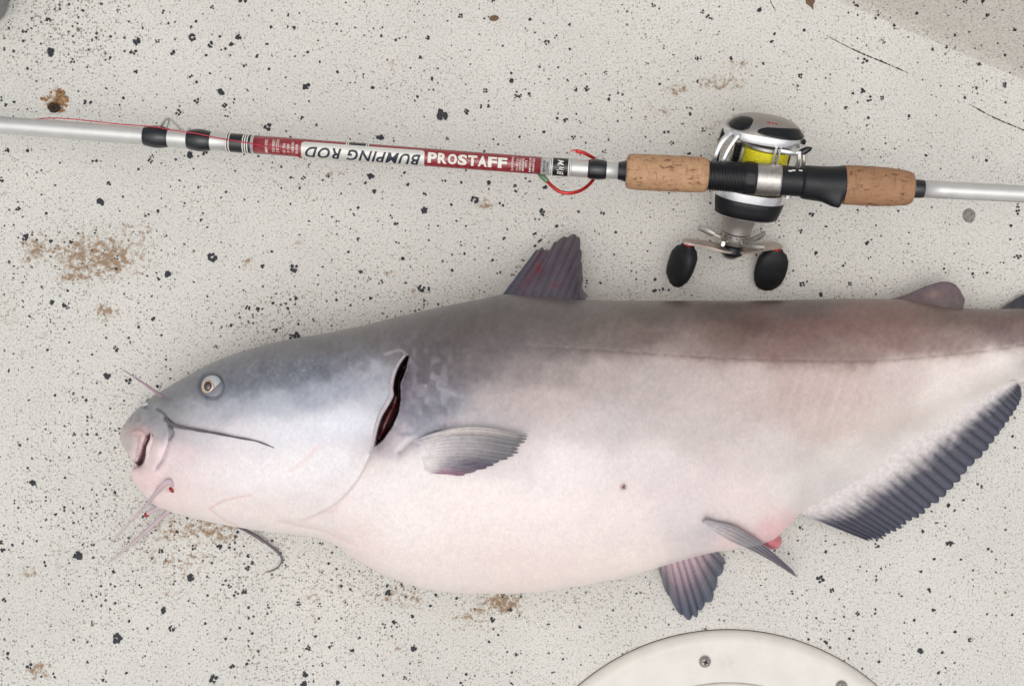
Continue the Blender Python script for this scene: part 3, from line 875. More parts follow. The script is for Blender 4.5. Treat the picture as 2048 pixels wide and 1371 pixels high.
CU = colour(VU)
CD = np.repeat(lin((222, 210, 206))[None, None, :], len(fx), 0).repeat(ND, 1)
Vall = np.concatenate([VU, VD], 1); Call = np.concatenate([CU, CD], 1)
nx_, m_ = len(fx), NU + ND
i, j = np.meshgrid(np.arange(nx_ - 1), np.arange(m_), indexing='ij')
a = (i * m_ + j).ravel(); b = (i * m_ + (j + 1) % m_).ravel()
Fq = np.stack([a, b, b + m_, a + m_], 1)
Vf, Cf = Vall.reshape(-1, 3), Call.reshape(-1, 3)
c0, c1 = Vall[0].mean(0), Vall[-1].mean(0)
body_me = fast_mesh('body', np.vstack([Vf]), Fq, Cf)
bmx = bmesh.new(); bmx.from_mesh(body_me); bmesh.ops.holes_fill(bmx, edges=[e for e in bmx.edges if e.is_boundary], sides=0)
bmesh.ops.recalc_face_normals(bmx, faces=bmx.faces); bmx.to_mesh(body_me); bmx.free()
body = link_mesh('body', body_me, M['skin'], fish)
BVH = BVHTree.FromPolygons([tuple(v) for v in Vf], [tuple(f) for f in Fq.tolist()])


def surf(px, py, lift=0.0, default_z=0.0):
    o = Vector((0, 0, H)); d = (P(px, py, 0) - o).normalized()
    h = BVH.ray_cast(o, d)
    if h[0] is None: return P(px, py, default_z)
    return Vector(h[0]) + Vector((0, 0, lift))


def fin(name, base, edge, zb, ze, rays, colf, nt=None, ns=26, thick=0.0014, ridge=0.0006, notch=0.05, posf=None, droop=0.0):
    """ray fin: membrane with raised rays and a torn, scalloped margin"""
    nt = nt or rays * 8 + 1
    B, E = crom(base, nt), crom(edge, nt)
    T = np.linspace(0, 1, nt); S = np.linspace(0, 1, ns)
    up, cols = [], []
    rr = np.random.default_rng(len(name) + rays)
    tear = 1 - notch * rr.random(rays + 2)
    for ti, t in enumerate(T):
        ph = t * rays
        sc = tear[int(ph)] * (1 - ph % 1) + tear[int(ph) + 1] * (ph % 1) - notch * 0.9 * (0.5 - 0.5 * math.cos(2 * math.pi * ph)) ** 2
        for s in S:
            q = B[ti] + (E[ti] - B[ti]) * s * sc
            z = 0 if posf else zb(t) * (1 - s) + ze(t) * s + droop * math.sin(math.pi * s)
            rd = ridge * (0.5 + 0.5 * math.cos(2 * math.pi * ph)) * (min(1, 4 * s + .1) if name != 'anal_fin' else min(1, max(0, s - .3) * 3.5)) * (1.1 - .5 * s) + ridge * 0.35 * math.cos(2 * math.pi * ph * 3) * s
            p = posf(q[0], q[1], t, s) if posf else P(q[0], q[1], max(z, .0015))
            up.append(p + Vector((0, 0, rd)))
            cols.append(colf(t, s, ph, q[0], q[1]))
    n = len(up)
    th = [thick * (1 - 0.65 * S[k % ns]) for k in range(n)]
    lo = [p - Vector((0, 0, th[k])) for k, p in enumerate(up)]
    F = []
    for a_ in range(nt - 1):
        for b_ in range(ns - 1):
            k = a_ * ns + b_
            F.append((k, k + ns, k + ns + 1, k + 1)); F.append((n + k, n + k + 1, n + k + ns + 1, n + k + ns))
    rim = [k for k in range(ns)] + [a_ * ns + ns - 1 for a_ in range(1, nt)] + [(nt - 1) * ns + k for k in range(ns - 2, -1, -1)] + [a_ * ns for a_ in range(nt - 2, 0, -1)]
    for k in range(len(rim)):
        p, q = rim[k], rim[(k + 1) % len(rim)]
        F.append((p, q, n + q, n + p))
    return build(name, up + lo, F, M['fin'], fish, colors=np.array(cols + cols))


def L3(a, b, t): return np.array(a) * (1 - t) + np.array(b) * t


def nz(x, y, s, k):
    g = GCACHE.get(k)
    if g is None: g = GCACHE[k] = np.random.default_rng(k).random((256, 256))
    x, y = x / s + 40, y / s + 40
    i, j = int(math.floor(x)), int(math.floor(y)); a, b = x - i, y - j
    a, b = a * a * (3 - 2 * a), b * b * (3 - 2 * b)
    i, j, i1, j1 = i % 256, j % 256, (i + 1) % 256, (j + 1) % 256
    return float((g[i, j] * (1 - a) + g[i1, j] * a) * (1 - b) + (g[i, j1] * (1 - a) + g[i1, j1] * a) * b)


def col_anal(t, s, ph, x, y):
    w = s + 0.10 * (nz(x, y, 18, 21) - .5) + .07 * (nz(x, y, 5, 22) - .5)
    if t < .12: w += (.12 - t) * 1.2
    k = float(sstep(np.array(0.20), np.array(0.60), np.array(w)))
    c = L3(lin((214, 206, 203)), lin((80, 80, 92)), k)
    c = L3(c, lin((68, 73, 88)), float(np.clip((s - .7) * 3, 0, 1)) * .7)
    gr = 1 - 0.40 * k * (0.5 - 0.5 * math.cos(2 * math.pi * ph + 0.9)) ** 4
    return c * gr


fin('anal_fin', [(1588, 1022), (1640, 985), (1700, 950), (1780, 902), (1860, 852), (1940, 802), (2000, 768), (2030, 760)],
    [(1742, 1083), (1776, 1074), (1815, 1050), (1862, 1016), (1920, 962), (1976, 898), (2018, 842), (2042, 800), (2042, 776)],
    lambda t: .024 - .006 * t, lambda t: .006 + .004 * math.sin(t * 3), 32, col_anal, ns=30, thick=.003, ridge=.0012, notch=.045)


def col_dorsal(t, s, ph, x, y):
    c = L3(lin((98, 90, 100)), lin((112, 98, 112)), nz(x, y, 12, 31))
    c = L3(c, lin((138, 132, 144)), max(0, .45 - s) * nz(x, y, 16, 32) * 1.4)
    if t < .18: c = L3(c, lin((92, 100, 122)), .7 * (1 - t / .18))
    for X, Y, rx, ry, k in ((1076, 540, 8, 18, .9), (1104, 547, 5, 5, .8), (1112, 570, 10, 6, .7), (1055, 560, 8, 18, .35), (1082, 505, 8, 8, .4), (1040, 575, 12, 10, .25)):
        m = .8 * k * math.exp(-((x - X) / rx) ** 2 - ((y - Y) / ry) ** 2) * (1.5 * nz(x + .4 * y, y * .4, 3, 33))
        c = L3(c, lin((156, 40, 70)), min(1, m))
    c = L3(c, lin((116, 110, 96)), max(0, s - .88) * 3)
    return .68 * c * (1 - .20 * (0.5 - 0.5 * math.cos(2 * math.pi * ph + .6)) ** 3 - .10 * (.5 + .5 * math.cos(ph * 19 + nz(x, y, 9, 37) * 3)))


fin('dorsal_fin', [(1004, 590), (1028, 598), (1060, 606), (1090, 610), (1120, 612), (1150, 611), (1166, 606)],
    [(1074, 497), (1087, 492), (1099, 497), (1112, 480), (1136, 467), (1157, 465), (1163, 495), (1165, 522), (1167, 554), (1165, 575), (1176, 590)],
    lambda t: .050, lambda t: .022 + .012 * t, 11, col_dorsal, nt=150, ns=34, thick=.003, ridge=.00042, notch=.035, droop=.004)


def col_adip(t, s, ph, x, y):
    c = L3(lin((104, 94, 92)), lin((112, 92, 96)), s)
    c = L3(c, lin((150, 120, 112)), .5 * math.exp(-((x - 1868) / 14) ** 2 - ((y - 588) / 8) ** 2))
    return L3(c, lin((92, 84, 92)), max(0, s - .75) * 2.5) * (0.88 + .24 * nz(x, y, 6, 35))


fin('adipose_fin', [(1770, 606), (1810, 612), (1850, 618), (1885, 622), (1910, 622), (1926, 618)],
    [(1774, 600), (1812, 589), (1848, 574), (1886, 563), (1912, 570), (1930, 598)],
    lambda t: .030, lambda t: .024, 3, col_adip, nt=60, ns=22, thick=.007, ridge=.0002, notch=.0)


def col_pelv(t, s, ph, x, y):
    c = L3(lin((206, 178, 184)), lin((134, 120, 132)), float(np.clip((s - .18) * 2.2, 0, 1)))
    c = L3(c, lin((90, 96, 112)), float(np.clip((s - .55) * 3, 0, 1)))
    return c * (1 - .36 * (0.5 - 0.5 * math.cos(2 * math.pi * ph + .8)) ** 2 - .16 * (.5 + .5 * math.cos(2 * math.pi * ph * 3)) * s)


fin('pelvic_fin', [(1314, 1096), (1336, 1090), (1362, 1084), (1385, 1078), (1403, 1074)],
    [(1318, 1142), (1335, 1190), (1368, 1238), (1392, 1238), (1404, 1218), (1428, 1196), (1440, 1160), (1453, 1128), (1440, 1108)],
    lambda t: .040, lambda t: .003, 10, col_pelv, nt=160, ns=30, thick=.0022, ridge=.0009, notch=.05)


def skin_at(x, y):
    o = Vector((0, 0, H)); h = BVH.ray_cast(o, (P(x, y, 0) - o).normalized())
    return Cf[Fq[h[2]]].mean(0) if h[0] is not None else lin((214, 204, 202))


def col_pelv2(t, s, ph, x, y):
    c = L3(lin((208, 196, 196)), lin((138, 132, 138)), min(1, s * 2.0))
    if s < .36: c = L3(skin_at(x, y), c, float(np.clip(s * 4 - .45, 0, 1)))
    c = L3(c, lin((120, 122, 136)), t * .6)
    return c * (1 - .3 * (0.5 - 0.5 * math.cos(2 * math.pi * ph)) ** 2)


zs = surf(1420, 1050, 0, .06).z
def pelv_pos(x, y, t, s_):
    z = zs * (1 - s_) ** 1.3 + .006 + .010 * t
    p = P(x, y, z); h = surf(x, y, .0025, 0)
    if h.z > z: p = h - Vector((0, 0, max(0, .10 - s_) * .04))
    return p + Vector((0, 0, .004 * t * math.sin(math.pi * s_)))


fin('pelvic_fin', [(1405, 1045), (1407, 1043), (1409, 1041), (1411, 1039)],
    [(1600, 1158), (1598, 1154), (1596, 1150), (1592, 1144)],
    None, None, 4, col_pelv2, nt=40, ns=44, thick=.003, ridge=.0008, notch=.03,
    posf=lambda x, y, t, s_: pelv_pos(x + 4 * math.sin(math.pi * s_) + 14 * (t - .5) * min(1, s_ * 3.5) * (1 - s_), y - 9 * math.sin(math.pi * s_) - 30 * (t - .5) * min(1, s_ * 3.5) * (1 - s_), t, s_))


def col_pec(t, s, ph, x, y):
    n_ = nz(x * .25 + y * .1, y + x * .12, 3, 61)
    c = L3(lin((214, 206, 206)), lin((134, 128, 132)), float(np.clip(s * 1.5 - .3, 0, 1)))
    c = L3(c, lin((108, 110, 112)), float(np.clip((s - .66) * 3, 0, 1)) * (1 - .5 * t))
    m = math.exp(-((t - .70) / .17) ** 2) * float(np.clip((s - .35) * 2.4, 0, 1))
    c = L3(c, lin((74, 66, 90)), min(1, m * (.55 + .6 * n_)))
    m = math.exp(-((t - .97) / .13) ** 2) * float(np.clip((s - .35) * 4, 0, 1))
    c = L3(c, lin((176, 84, 132)), min(1, m * (.6 + .6 * n_)))
    c *= 1 - .30 * float(np.clip((s - .2) * 2, 0, 1)) * (0.5 - 0.5 * math.cos(2 * math.pi * ph * 1.6 + n_)) ** 3
    if t < .17:                                            # fleshy leading spine
        k = 1 - float(sstep(np.array(.12), np.array(.17), np.array(t)))
        c = L3(c, lin((212, 200, 190)) * (.9 + .2 * n_), k * float(np.clip(1.5 - s * 1.4, 0, 1)))
        if t < .035: c = L3(c, lin((104, 98, 104)), .7 * float(np.clip(1.2 - s * 1.6, 0, 1)))
    c = L3(c, lin((150, 128, 124)), .6 * math.exp(-((t - .18) / .014) ** 2) * float(np.clip(1.2 - s, 0, 1)))
    c = L3(c, lin((214, 150, 142)), .5 * math.exp(-((x - 940) / 14) ** 2 - ((y - 858) / 6) ** 2))
    c = c * (1 - .2 * s)
    w = float(sstep(np.array(.12), np.array(.5), np.array(s)))
    return L3(skin_at(x, y), c, w) if w < 1 else c


def pec_pos(x, y, t, s):
    p = surf(x, y, 0, .06)
    l = .0012 + .0075 * s * (1 - s * .3) * (1 - .75 * t) + .0028 * float(sstep(np.array(.19), np.array(.13), np.array(t))) * min(1, 3 * s) * (1.15 - s)
    if s < .3: l -= (.3 - s) * .016
    d = (Vector((0, 0, H)) - p).normalized()
    return p + d * l


fin('pectoral_fin', [(800, 892), (800, 900), (804, 912), (812, 924), (826, 936), (846, 946)],
    [(1064, 866), (1056, 876), (1052, 888), (1040, 902), (1024, 914), (1000, 926), (968, 938), (928, 951), (906, 948)],
    None, None, 15, col_pec, nt=150, ns=46, thick=.0012, ridge=.00032, notch=.05, posf=lambda x, y, t, s: pec_pos(x, y - (26 * math.sin(math.pi * min(1, s * 1.05)) * (1 - t) ** 1.2), t, s))


def col_tail(t, s, ph, x, y):
    return L3(lin((104, 94, 96)), lin((62, 64, 74)), min(1, s * 1.6)) * (1 - .3 * (0.5 - 0.5 * math.cos(2 * math.pi * ph)) ** 2)


fin('tail_fin', [(2000, 624), (2060, 632), (2120, 650), (2150, 675), (2150, 700), (2120, 726), (2080, 745)],
    [(2002, 616), (2052, 586), (2200, 512), (2380, 500), (2290, 600), (2240, 690), (2300, 780), (2400, 880), (2220, 860), (2110, 775)],
    lambda t: .016, lambda t: .006, 22, col_tail, nt=180, ns=26, thick=.004, ridge=.001, notch=.04)

# swollen vent
q = surf(1535, 1070, 0, .03)
rings = []
for k in range(13):
    w = math.pi * k / 12
    rings.append([P(1536 + 27 * math.sin(w) * math.cos(v) * (1 + .12 * math.sin(3 * v)) + 6 * math.cos(w) * -1, 1076 + 20 * math.sin(w) * math.sin(v) + 5 * math.sin(v * 2) * math.sin(w), .022) + Vector((0, 0, .013 * math.cos(w))) for v in np.linspace(0, 2 * math.pi, 22, endpoint=False)])
V, F = loft(rings)
build('vent', V, F, M['pink'], fish)
# gill rakers inside the slit
gp_ = crom([(793, 790), (787, 812), (776, 834), (766, 858), (757, 878)], 24)
gw = [surf(x, y, .0008) for k, (x, y) in enumerate(gp_)]
V, F = tube(gw, [.0006 + .0020 * math.sin(math.pi * k / 23) for k in range(24)], 8)
build('gill', V, F, M['gill'], fish)

# thin membrane along the free edge of the gill cover, and the fleshy lips
M['membrane'] = plain('gill_membrane', (196, 186, 190), 0.3, var=0.1, scale=300)
M['lip'] = plain('lip_flesh', (208, 176, 174), 0.3, var=0.14, scale=260, bump=0.2)
M['lip_pale'] = plain('jaw_flesh', (224, 204, 202), 0.3, var=0.08, scale=260, bump=0.2)
ed_ = [p for p in OPER if p[1] < 915]
w_ = [surf(x - 3.0, y - 1.0, .0004) for x, y in ed_]
w_ = [Vector(v) for v in crom([tuple(v) for v in w_[::2]], 50)]
V, F = tube(w_, [.0004 + .0011 * math.sin(math.pi * min(1, .08 + k / 49 * .92)) for k in range(50)], 8)
build('gill_cover_edge', V, F, M['membrane'], fish)
for pts_, r_, m_ in (([(303, 867), (304, 880), (299, 895), (296, 912), (290, 928)], .0019, 'lip_pale'), ([(264, 868), (276, 864), (288, 870), (284, 884), (278, 902), (270, 919)], .0022, 'lip')):
    w_ = crom([tuple(surf(x, y, -.0004)) for x, y in pts_], 30)
    V, F = tube(w_, [.0003 + r_ * math.sin(math.pi * (.06 + .88 * k / 29)) for k in range(30)], 10)
    build('lip', V, F, M[m_], fish)

# eye
ec = surf(423, 772, 0.0)
en_ = (Vector((0, 0, 1)) + Vector((-.14, .10, 0))).normalized()
ex = Vector((1, 0, 0)); ex = (ex - en_ * ex.dot(en_)).normalized(); ey = en_.cross(ex)
rk = K * (1 - ec.z / H)


def dome(c, r, h, z0, sx=1.0, inner=0.0, n=28, m=8):
    rings = []
    for k in range(m + 1):
        w = (math.pi / 2) * (1 - k / m) if inner == 0 else None
        f = math.sin(w) if inner == 0 else (1 - (1 - inner) * k / m)
        zz = math.cos(w) * h if inner == 0 else h * math.sin(math.pi * k / m)
        f = max(f, .001)
        rings.append([c + ex * (r * f * sx * math.cos(v)) + ey * (r * f * math.sin(v)) + en_ * (z0 + zz) for v in np.linspace(0, 2 * math.pi, n, endpoint=False)])
    return loft(rings, False, inner == 0)


V, F = dome(ec, 22.5 * rk, .0036, -.0013)
eye = build('eye', V, F, M['sclera'], fish)
V, F = dome(ec + ex * (-4.5 * rk) + ey * (-1 * rk), 15 * rk, .0022, .0010)
build('iris', V, F, M['iris'], eye)
V, F = dome(ec + ex * (-4.5 * rk) + ey * (-.5 * rk), 10.2 * rk, .0015, .0024, 0.86)
build('pupil', V, F, M['pupil'], eye)


def barbel(pts, r0, r1, mat, flat=None):
    """pts: (px, py, z or None to lie on the skin, lift)"""
    w = []
    for x, y, z, lift in pts:
        w.append(surf(x, y, lift) if z is None else P(x, y, z))
    n = 34
    c = crom([tuple(v) for v in w], n)
    rad = [r0 + (r1 - r0) * (t ** 0.8) + r0 * .06 * math.sin(t * 37) for t in np.linspace(0, 1, n)]
    V, F = tube(c, rad, 10)
    return build('barbel', V, F, mat, fish)


barbel([(330, 838, None, -.001), (350, 850, None, .0016), (390, 858, None, .002), (430, 865, None, .002), (475, 874, None, .0016), (515, 882, None, .001), (548, 895, None, .0004)], .0015, .0003, M['barb_d'])
barbel([(336, 802, None, -.006), (324, 793, None, -.001), (304, 778, .052, 0), (274, 757, .050, 0), (240, 735, .046, 0)], .0019, .0003, M['barb_m'])
barbel([(346, 966, None, -.002), (337, 962, None, .003), (318, 980, None, .004), (292, 1010, .030, 0), (258, 1046, .016, 0), (218, 1090, .004, 0)], .0026, .0004, M['barb_p'])
barbel([(345, 1002, .028, 0), (326, 1010, .024, 0), (308, 1018, .020, 0), (293, 1028, .015, 0)], .0021, .0017, M['barb_p'])
V, F = tube([P(297, 1026, .0165), P(292.5, 1028.6, .0148), P(290.5, 1030, .014)], [.0018, .0019, .0008], 10)
build('wound', V, F, M['blood'], fish)
barbel([(356, 1012, .020, 0), (336, 1022, .017, 0), (305, 1050, .010, 0), (265, 1086, .005, 0), (214, 1127, .0015, 0)], .0025, .0004, M['barb_p'])
barbel([(430, 1010, .034, 0), (455, 1034, .024, 0), (482, 1054, .012, 0), (510, 1070, .005, 0), (545, 1094, .0035, 0), (561, 1110, .003, 0), (563, 1122, .003, 0), (553, 1136, .002, 0), (528, 1145, .001, 0)], .0020, .0003, M['barb_d'])
V, F = tube([surf(340, 974, .0006), surf(344, 979, .0008), surf(347, 984, .0005)], [.0008, .0016, .0005], 8)
build('wound', V, F, M['blood'], fish)
# pale nostril flap
V, F = tube([P(285, 812, .044), P(291, 808, .049), P(296, 806, .050)], [.0014, .0011, .0008], 10)
build('nostril', V, F, M['sclera'], fish)

# ------------------------------------------------------------------ fishing rod
ZR = .0676
AX = [(-2400, 70), (0, 250), (280, 271), (444, 284), (820, 312), (1074, 331), (1255, 343), (1415, 350), (1535, 359), (1610, 364), (1700, 370), (1846, 378), (2048, 388), (2400, 408)]


def RC(x):
    z = ZR + (x - 1535) * K * .046
    y = float(np.interp(x, [a[0] for a in AX], [a[1] for a in AX]))
    # gentle smoothing of the axis
    y = np.mean([float(np.interp(x + o, [a[0] for a in AX], [a[1] for a in AX])) for o in (-60, -30, 0, 30, 60)])
    return P(x, y, z)


rod = thing('fishing_rod', 'silver and red fishing rod with two cork grips lying propped above the deck', 'fishing rod', P(1535, 359, 0))


def rframe(x):
    t = (RC(x + 4) - RC(x - 4)).normalized()
    e1_ = Vector((0, 0, 1)); e1_ = (e1_ - t * e1_.dot(t)).normalized()
    return RC(x), t, e1_, e1_.cross(t), K * (1 - RC(x).z / H)


def rsweep(name, prof, mat, seg=36, mod=None, parent=None, step=None):
    xs_ = [p[0] for p in prof]
    rings = []
    pts = list(prof)
    if step:
        X = np.linspace(xs_[0], xs_[-1], max(2, int((xs_[-1] - xs_[0]) / step + 1.5)))
        pts = [(x, float(smooth_interp(prof, np.array([x]))[0])) for x in X]
    for x, r in pts:
        c, t, u1, u2, k = rframe(x)
        ring = []
        for j in range(seg):
            w = 2 * math.pi * j / seg
            rr = r * (mod(x, w) if mod else 1)
            ring.append(c + u1 * (rr * k * math.cos(w)) + u2 * (rr * k * math.sin(w)))
        rings.append(ring)
    V, F = loft(rings)
    o = build(name, V, F, mat, parent or rod)
    return o


def sharp(o, deg=38):
    try:
        o.data.set_sharp_from_angle(angle=math.radians(deg))
    except Exception:
        pass
    return o


bl = [(x, 6 + 11.6 * max(0, (x + 2390) / 2390)) for x in np.linspace(-2390, 0, 12)] + [(x, 17.6 + .7 * x / 500) for x in (100, 200, 300, 400, 510)]
rsweep('blank', bl, M['silver'])
rsweep('blank', [(509, 18.3), (516, 18.4), (700, 18.3), (900, 18), (1082, 17.6)], M['red'], step=40)
rsweep('blank', [(1081, 17.5), (1130, 17.5), (1245, 17.2)], M['silver'], step=30)
for x0, x1, r0, rm in ((289, 338, 18.4, 22.5), (376, 423, 18.4, 22.5), (1176, 1213, 17.8, 20.5)):
    sharp(rsweep('thread_wrap', [(x0, r0), (x0 + 5, r0 + 1.6), ((x0 + x1) / 2, rm), (x1 - 5, r0 + 1.6), (x1, r0)], M['wrap'], step=3), 50)
sharp(rsweep('thread_wrap', [(1236, 17.6), (1244, 19.6), (1255, 23), (1266, 26), (1276, 27)], M['wrap'], step=3), 50)
for x0, x1, r in ((463, 487, 18.9), (502, 504, 18.9), (700, 732, 18.9), (1106, 1136, 18.1)):
    sharp(rsweep('band', [(x0, r), (x1, r)], M['wrap']))
for x in (456, 461, 489, 493.5, 498, 694, 698, 734, 738, 1101, 1104.5, 1137.5, 1141):
    r = 18.75 if x < 1000 else 17.95
    sharp(rsweep('stripe', [(x - 1.1, r), (x + 1.1, r)], M['wrap'] if x in (458,) else M['white']))
for x0, x1, r in ((454.5, 463, 18.55), (487, 502, 18.55), (692, 740, 18.6), (1099, 1143, 17.75)):
    sharp(rsweep('band', [(x0, r), (x1, r)], M['wrap']))


def rpt(x, v, lift=0.00012, rpx=18.4):
    """spot on the rod: x along (photo px), v up around the blank (px of arc)"""
    c, t, u1, u2, k = rframe(x)
    r = rpx * k + lift
    w = v / rpx
    return c + u1 * (r * math.cos(w)) + u2 * (r * math.sin(w))


def rpatch(name, x0, x1, v0, v1, mat, lift, corner=6, nx=60, nv=18, rpx=18.4):
    V, F = [], []
    for i in range(nx):
        for j in range(nv):
            a_, b_ = i / (nx - 1), j / (nv - 1)
            x = x0 + (x1 - x0) * a_; v = v0 + (v1 - v0) * b_
            ins = 0
            for dv in (v - v0, v1 - v):
                if dv < corner: ins = max(ins, corner - math.sqrt(max(0, corner ** 2 - (corner - dv) ** 2)))
            mid = (x0 + x1) / 2
            x = mid + (x - mid) * (1 - 2 * ins / (x1 - x0))
            V.append(rpt(x, v, lift, rpx))
    for i in range(nx - 1):
        for j in range(nv - 1):
            k = i * nv + j
            F.append((k, k + nv, k + nv + 1, k + 1))
    return build(name, V, F, mat, rod)


rpatch('label', 606, 851, -30, 11, M['label'], .00030)
rpatch('label_edge', 618, 846, -31.6, -29.6, M['gold'], .00040, corner=.5, nv=4)


def letter(body_, x, v, w, h, rot, mat, shear=0.0, bold=0.0, lift=.00042, rpx=18.4, spacing=1.0, fit=True):
    """flat print wrapped round the rod; rot 0, 90 or 180 degrees"""
    cu = bpy.data.curves.new('lettering', 'FONT')
    cu.body = body_; cu.align_x = 'CENTER'; cu.size = 1.0; cu.shear = shear; cu.offset = bold; cu.space_character = spacing
    cu.resolution_u = 3
    ob = bpy.data.objects.new('lettering', cu)
    COL.objects.link(ob)
    dg = bpy.context.evaluated_depsgraph_get()
    me = bpy.data.meshes.new_from_object(ob.evaluated_get(dg))
    bpy.data.objects.remove(ob); bpy.data.curves.remove(cu)
    bm = bmesh.new(); bm.from_mesh(me)
    if not bm.verts:
        bm.free(); return
    bmesh.ops.triangulate(bm, faces=bm.faces)
    co = np.array([v_.co[:2] for v_ in bm.verts])
    mn, mx = co.min(0), co.max(0)
    sx, sy = w / (mx[0] - mn[0]), h / (mx[1] - mn[1])
    for _ in range(2):
        el = [e for e in bm.edges if math.hypot((e.verts[0].co.x - e.verts[1].co.x) * sx, (e.verts[0].co.y - e.verts[1].co.y) * sy) > 4]
        if el: bmesh.ops.subdivide_edges(bm, edges=el, cuts=1)
        bmesh.ops.triangulate(bm, faces=bm.faces)
    R_ = math.radians(rot)
    for v_ in bm.verts:
        a_ = (v_.co.x - (mn[0] + mx[0]) / 2) * sx; b_ = (v_.co.y - (mn[1] + mx[1]) / 2) * sy
        X = a_ * math.cos(R_) - b_ * math.sin(R_); Y = a_ * math.sin(R_) + b_ * math.cos(R_)
        v_.co = rpt(x + X, v + Y, lift, rpx)
    bm.to_mesh(me); bm.free()
    me.name = 'lettering'; me.materials.clear()
    return link_mesh('lettering', me, mat, rod, smooth=False)


letter('BUMPING ROD', 729, -10, 230, 23, 180, M['navy'], shear=.32, bold=.024, spacing=1.12)
for k, ch in enumerate('PROSTAFF'):
    letter(ch, 867 + k * 19.9, -2.5, 18.2, 20.5, 0, M['white'], bold=.045)
for tx, x, v, w, h in (('BMP1 070C', 537, -4, 27, 5.2), ('7.0 FEET', 551.5, -2, 25, 5.2), ('2 SECTION', 559.5, -2, 26, 5.2), ('EXTRA', 572.5, -5, 18, 5), ('STIFF', 581, -5, 17, 5), ('CARBON', 589.5, -4, 22, 5),
                       ('BLANK', 597.5, -5, 19, 5), ("B'n'M FISHING", 1026, -2, 28, 4.4), ('P.O. BOX 237', 1035.5, -3, 25, 4.4), ('WEST POINT', 1041.5, -3, 25, 4.4), ('MISSISSIPPI', 1047, -3, 25, 4.4),
                       ('39773', 1053, -1, 13, 4.4), ('BNMPOLES.COM', 1061, -3, 29, 4.4), ('1-800-647-6363', 1067.5, -3, 28, 4.4)):
    letter(tx, x, v, w, h, 90, M['white'], bold=.012, rpx=18.2)
letter('MADE IN', 1088.5, -3, 22, 4.8, 90, M['navy'], bold=.012, rpx=17.6)
letter('CHINA', 1095, -3, 17, 4.8, 90, M['navy'], bold=.012, rpx=17.6)
letter("B'n'M", 1121, -3, 30, 13, 90, M['white'], shear=.25, bold=.01, rpx=18.1, lift=.0005)

cf = sharp(rsweep('cork_grip', [(1252, 26), (1254, 32), (1262, 35), (1300, 36), (1380, 36), (1404, 35), (1413, 32.5), (1417, 28)], M['cork'], step=2.5, seg=48,
                  mod=lambda x, w: 1 + .012 * math.sin(3 * w + x / 13) * math.sin(x / 9)), 60)
sharp(rsweep('seat_thread', [(1412, 29), (1490, 30.5)], M['black'], step=.9, mod=lambda x, w: 1 + (.030 * (1 if math.sin(x / 5.4 * 2 * math.pi) > .1 else -1)) * (1 if abs(((w + .6) % math.pi) - math.pi / 2) > .25 else .2)), 30)
sharp(rsweep('locking_nut', [(1486, 29), (1488, 32), (1508, 32.5), (1513, 31)], M['black'], seg=72, step=1.5, mod=lambda x, w: 1 + (.03 if math.sin(w * 9) > .55 and 1490 < x < 1508 else 0)), 30)
sharp(rsweep('hood', [(1511, 31.4), (1513, 32.2), (1558, 32.2), (1560, 31)], M['steel'], step=2), 40)
rsweep('reel_seat', [(1558, 30), (1585, 29.6), (1612, 30)], M['black'], step=4)


def trig(x, w):
    # palm swell and the trigger spur on the lower, viewer-facing side
    a_ = math.atan2(math.sin(w + 1.15), math.cos(w + 1.15))
    return 1 + .40 * float(sstep(np.array(1626.), np.array(1672.), np.array(float(x))) * sstep(np.array(1687.), np.array(1677.), np.array(float(x)))) ** 1.3 * math.exp(-(a_ / .36) ** 2) + .05 * math.sin((x - 1600) / 30) * math.cos(a_)


sharp(rsweep('trigger_grip', [(1602, 30), (1606, 33), (1615, 34), (1640, 35), (1670, 36.5), (1686, 38.5), (1692, 37)], M['black'], step=2.5, seg=72, mod=trig), 60)
rsweep('cork_grip', [(1684, 37), (1688, 39), (1700, 39.5), (1740, 39.5), (1780, 38), (1805, 35.5), (1818, 33), (1825, 28), (1827, 20)], M['cork_r'], step=2.5, seg=48,
       mod=lambda x, w: 1 + .010 * math.sin(3 * w + x / 11) * math.sin(x / 8))
sharp(rsweep('thread_wrap', [(1822, 18), (1828, 19), (1840, 18.6), (1847, 17.8)], M['wrap'], step=3), 50)
rsweep('blank', [(1845, 17.6), (1900, 17.5), (2400, 17)], M['silver'], step=50)
sharp(rsweep('butt_cap', [(2396, 17), (2400, 20), (2470, 20), (2476, 14)], M['black'], step=4), 50)
# worn scratches on the reel seat
for k, (x, v) in enumerate(((1575, 17), (1582, 19), (1596, 20))):
    rpatch('scuff', x - 4, x + 4, v - 2, v + 2, M['white'], .0002, corner=1.8, nx=6, nv=6, rpx=30)
# line guide between the two wraps
c, t, u1, u2, k = rframe(345)
gp = lambda x, n_, h: RC(x) + rframe(x)[3] * (n_ * k) + rframe(x)[2] * (h * k)
for pts in (((318, 15, 12), (324, 24, 9), (329, 35, 7), (334, 38.5, 6), (342, 35, 5), (352, 26, 5), (364, 17, 6), (380, 14, 8)), ((322, 18, 4), (327, 30, 1), (334, 38.5, 4), (338, 30, 9), (335, 17, 12))):
    V, F = tube(crom([tuple(gp(*p)) for p in pts], 26), .00062, 8)
    build('line_guide', V, F, M['steel'], rod)
# hook keeper
V, F = tube(crom([tuple(gp2) for gp2 in (RC(1190) + rframe(1190)[3] * (17 * k), RC(1193) + rframe(1193)[3] * (24 * k), RC(1199) + rframe(1199)[3] * (28 * k), RC(1204) + rframe(1204)[3] * (25 * k), RC(1206) + rframe(1206)[3] * (16 * k))], 18), .0006, 8)
build('hook_keeper', V, F, M['steel'], rod)

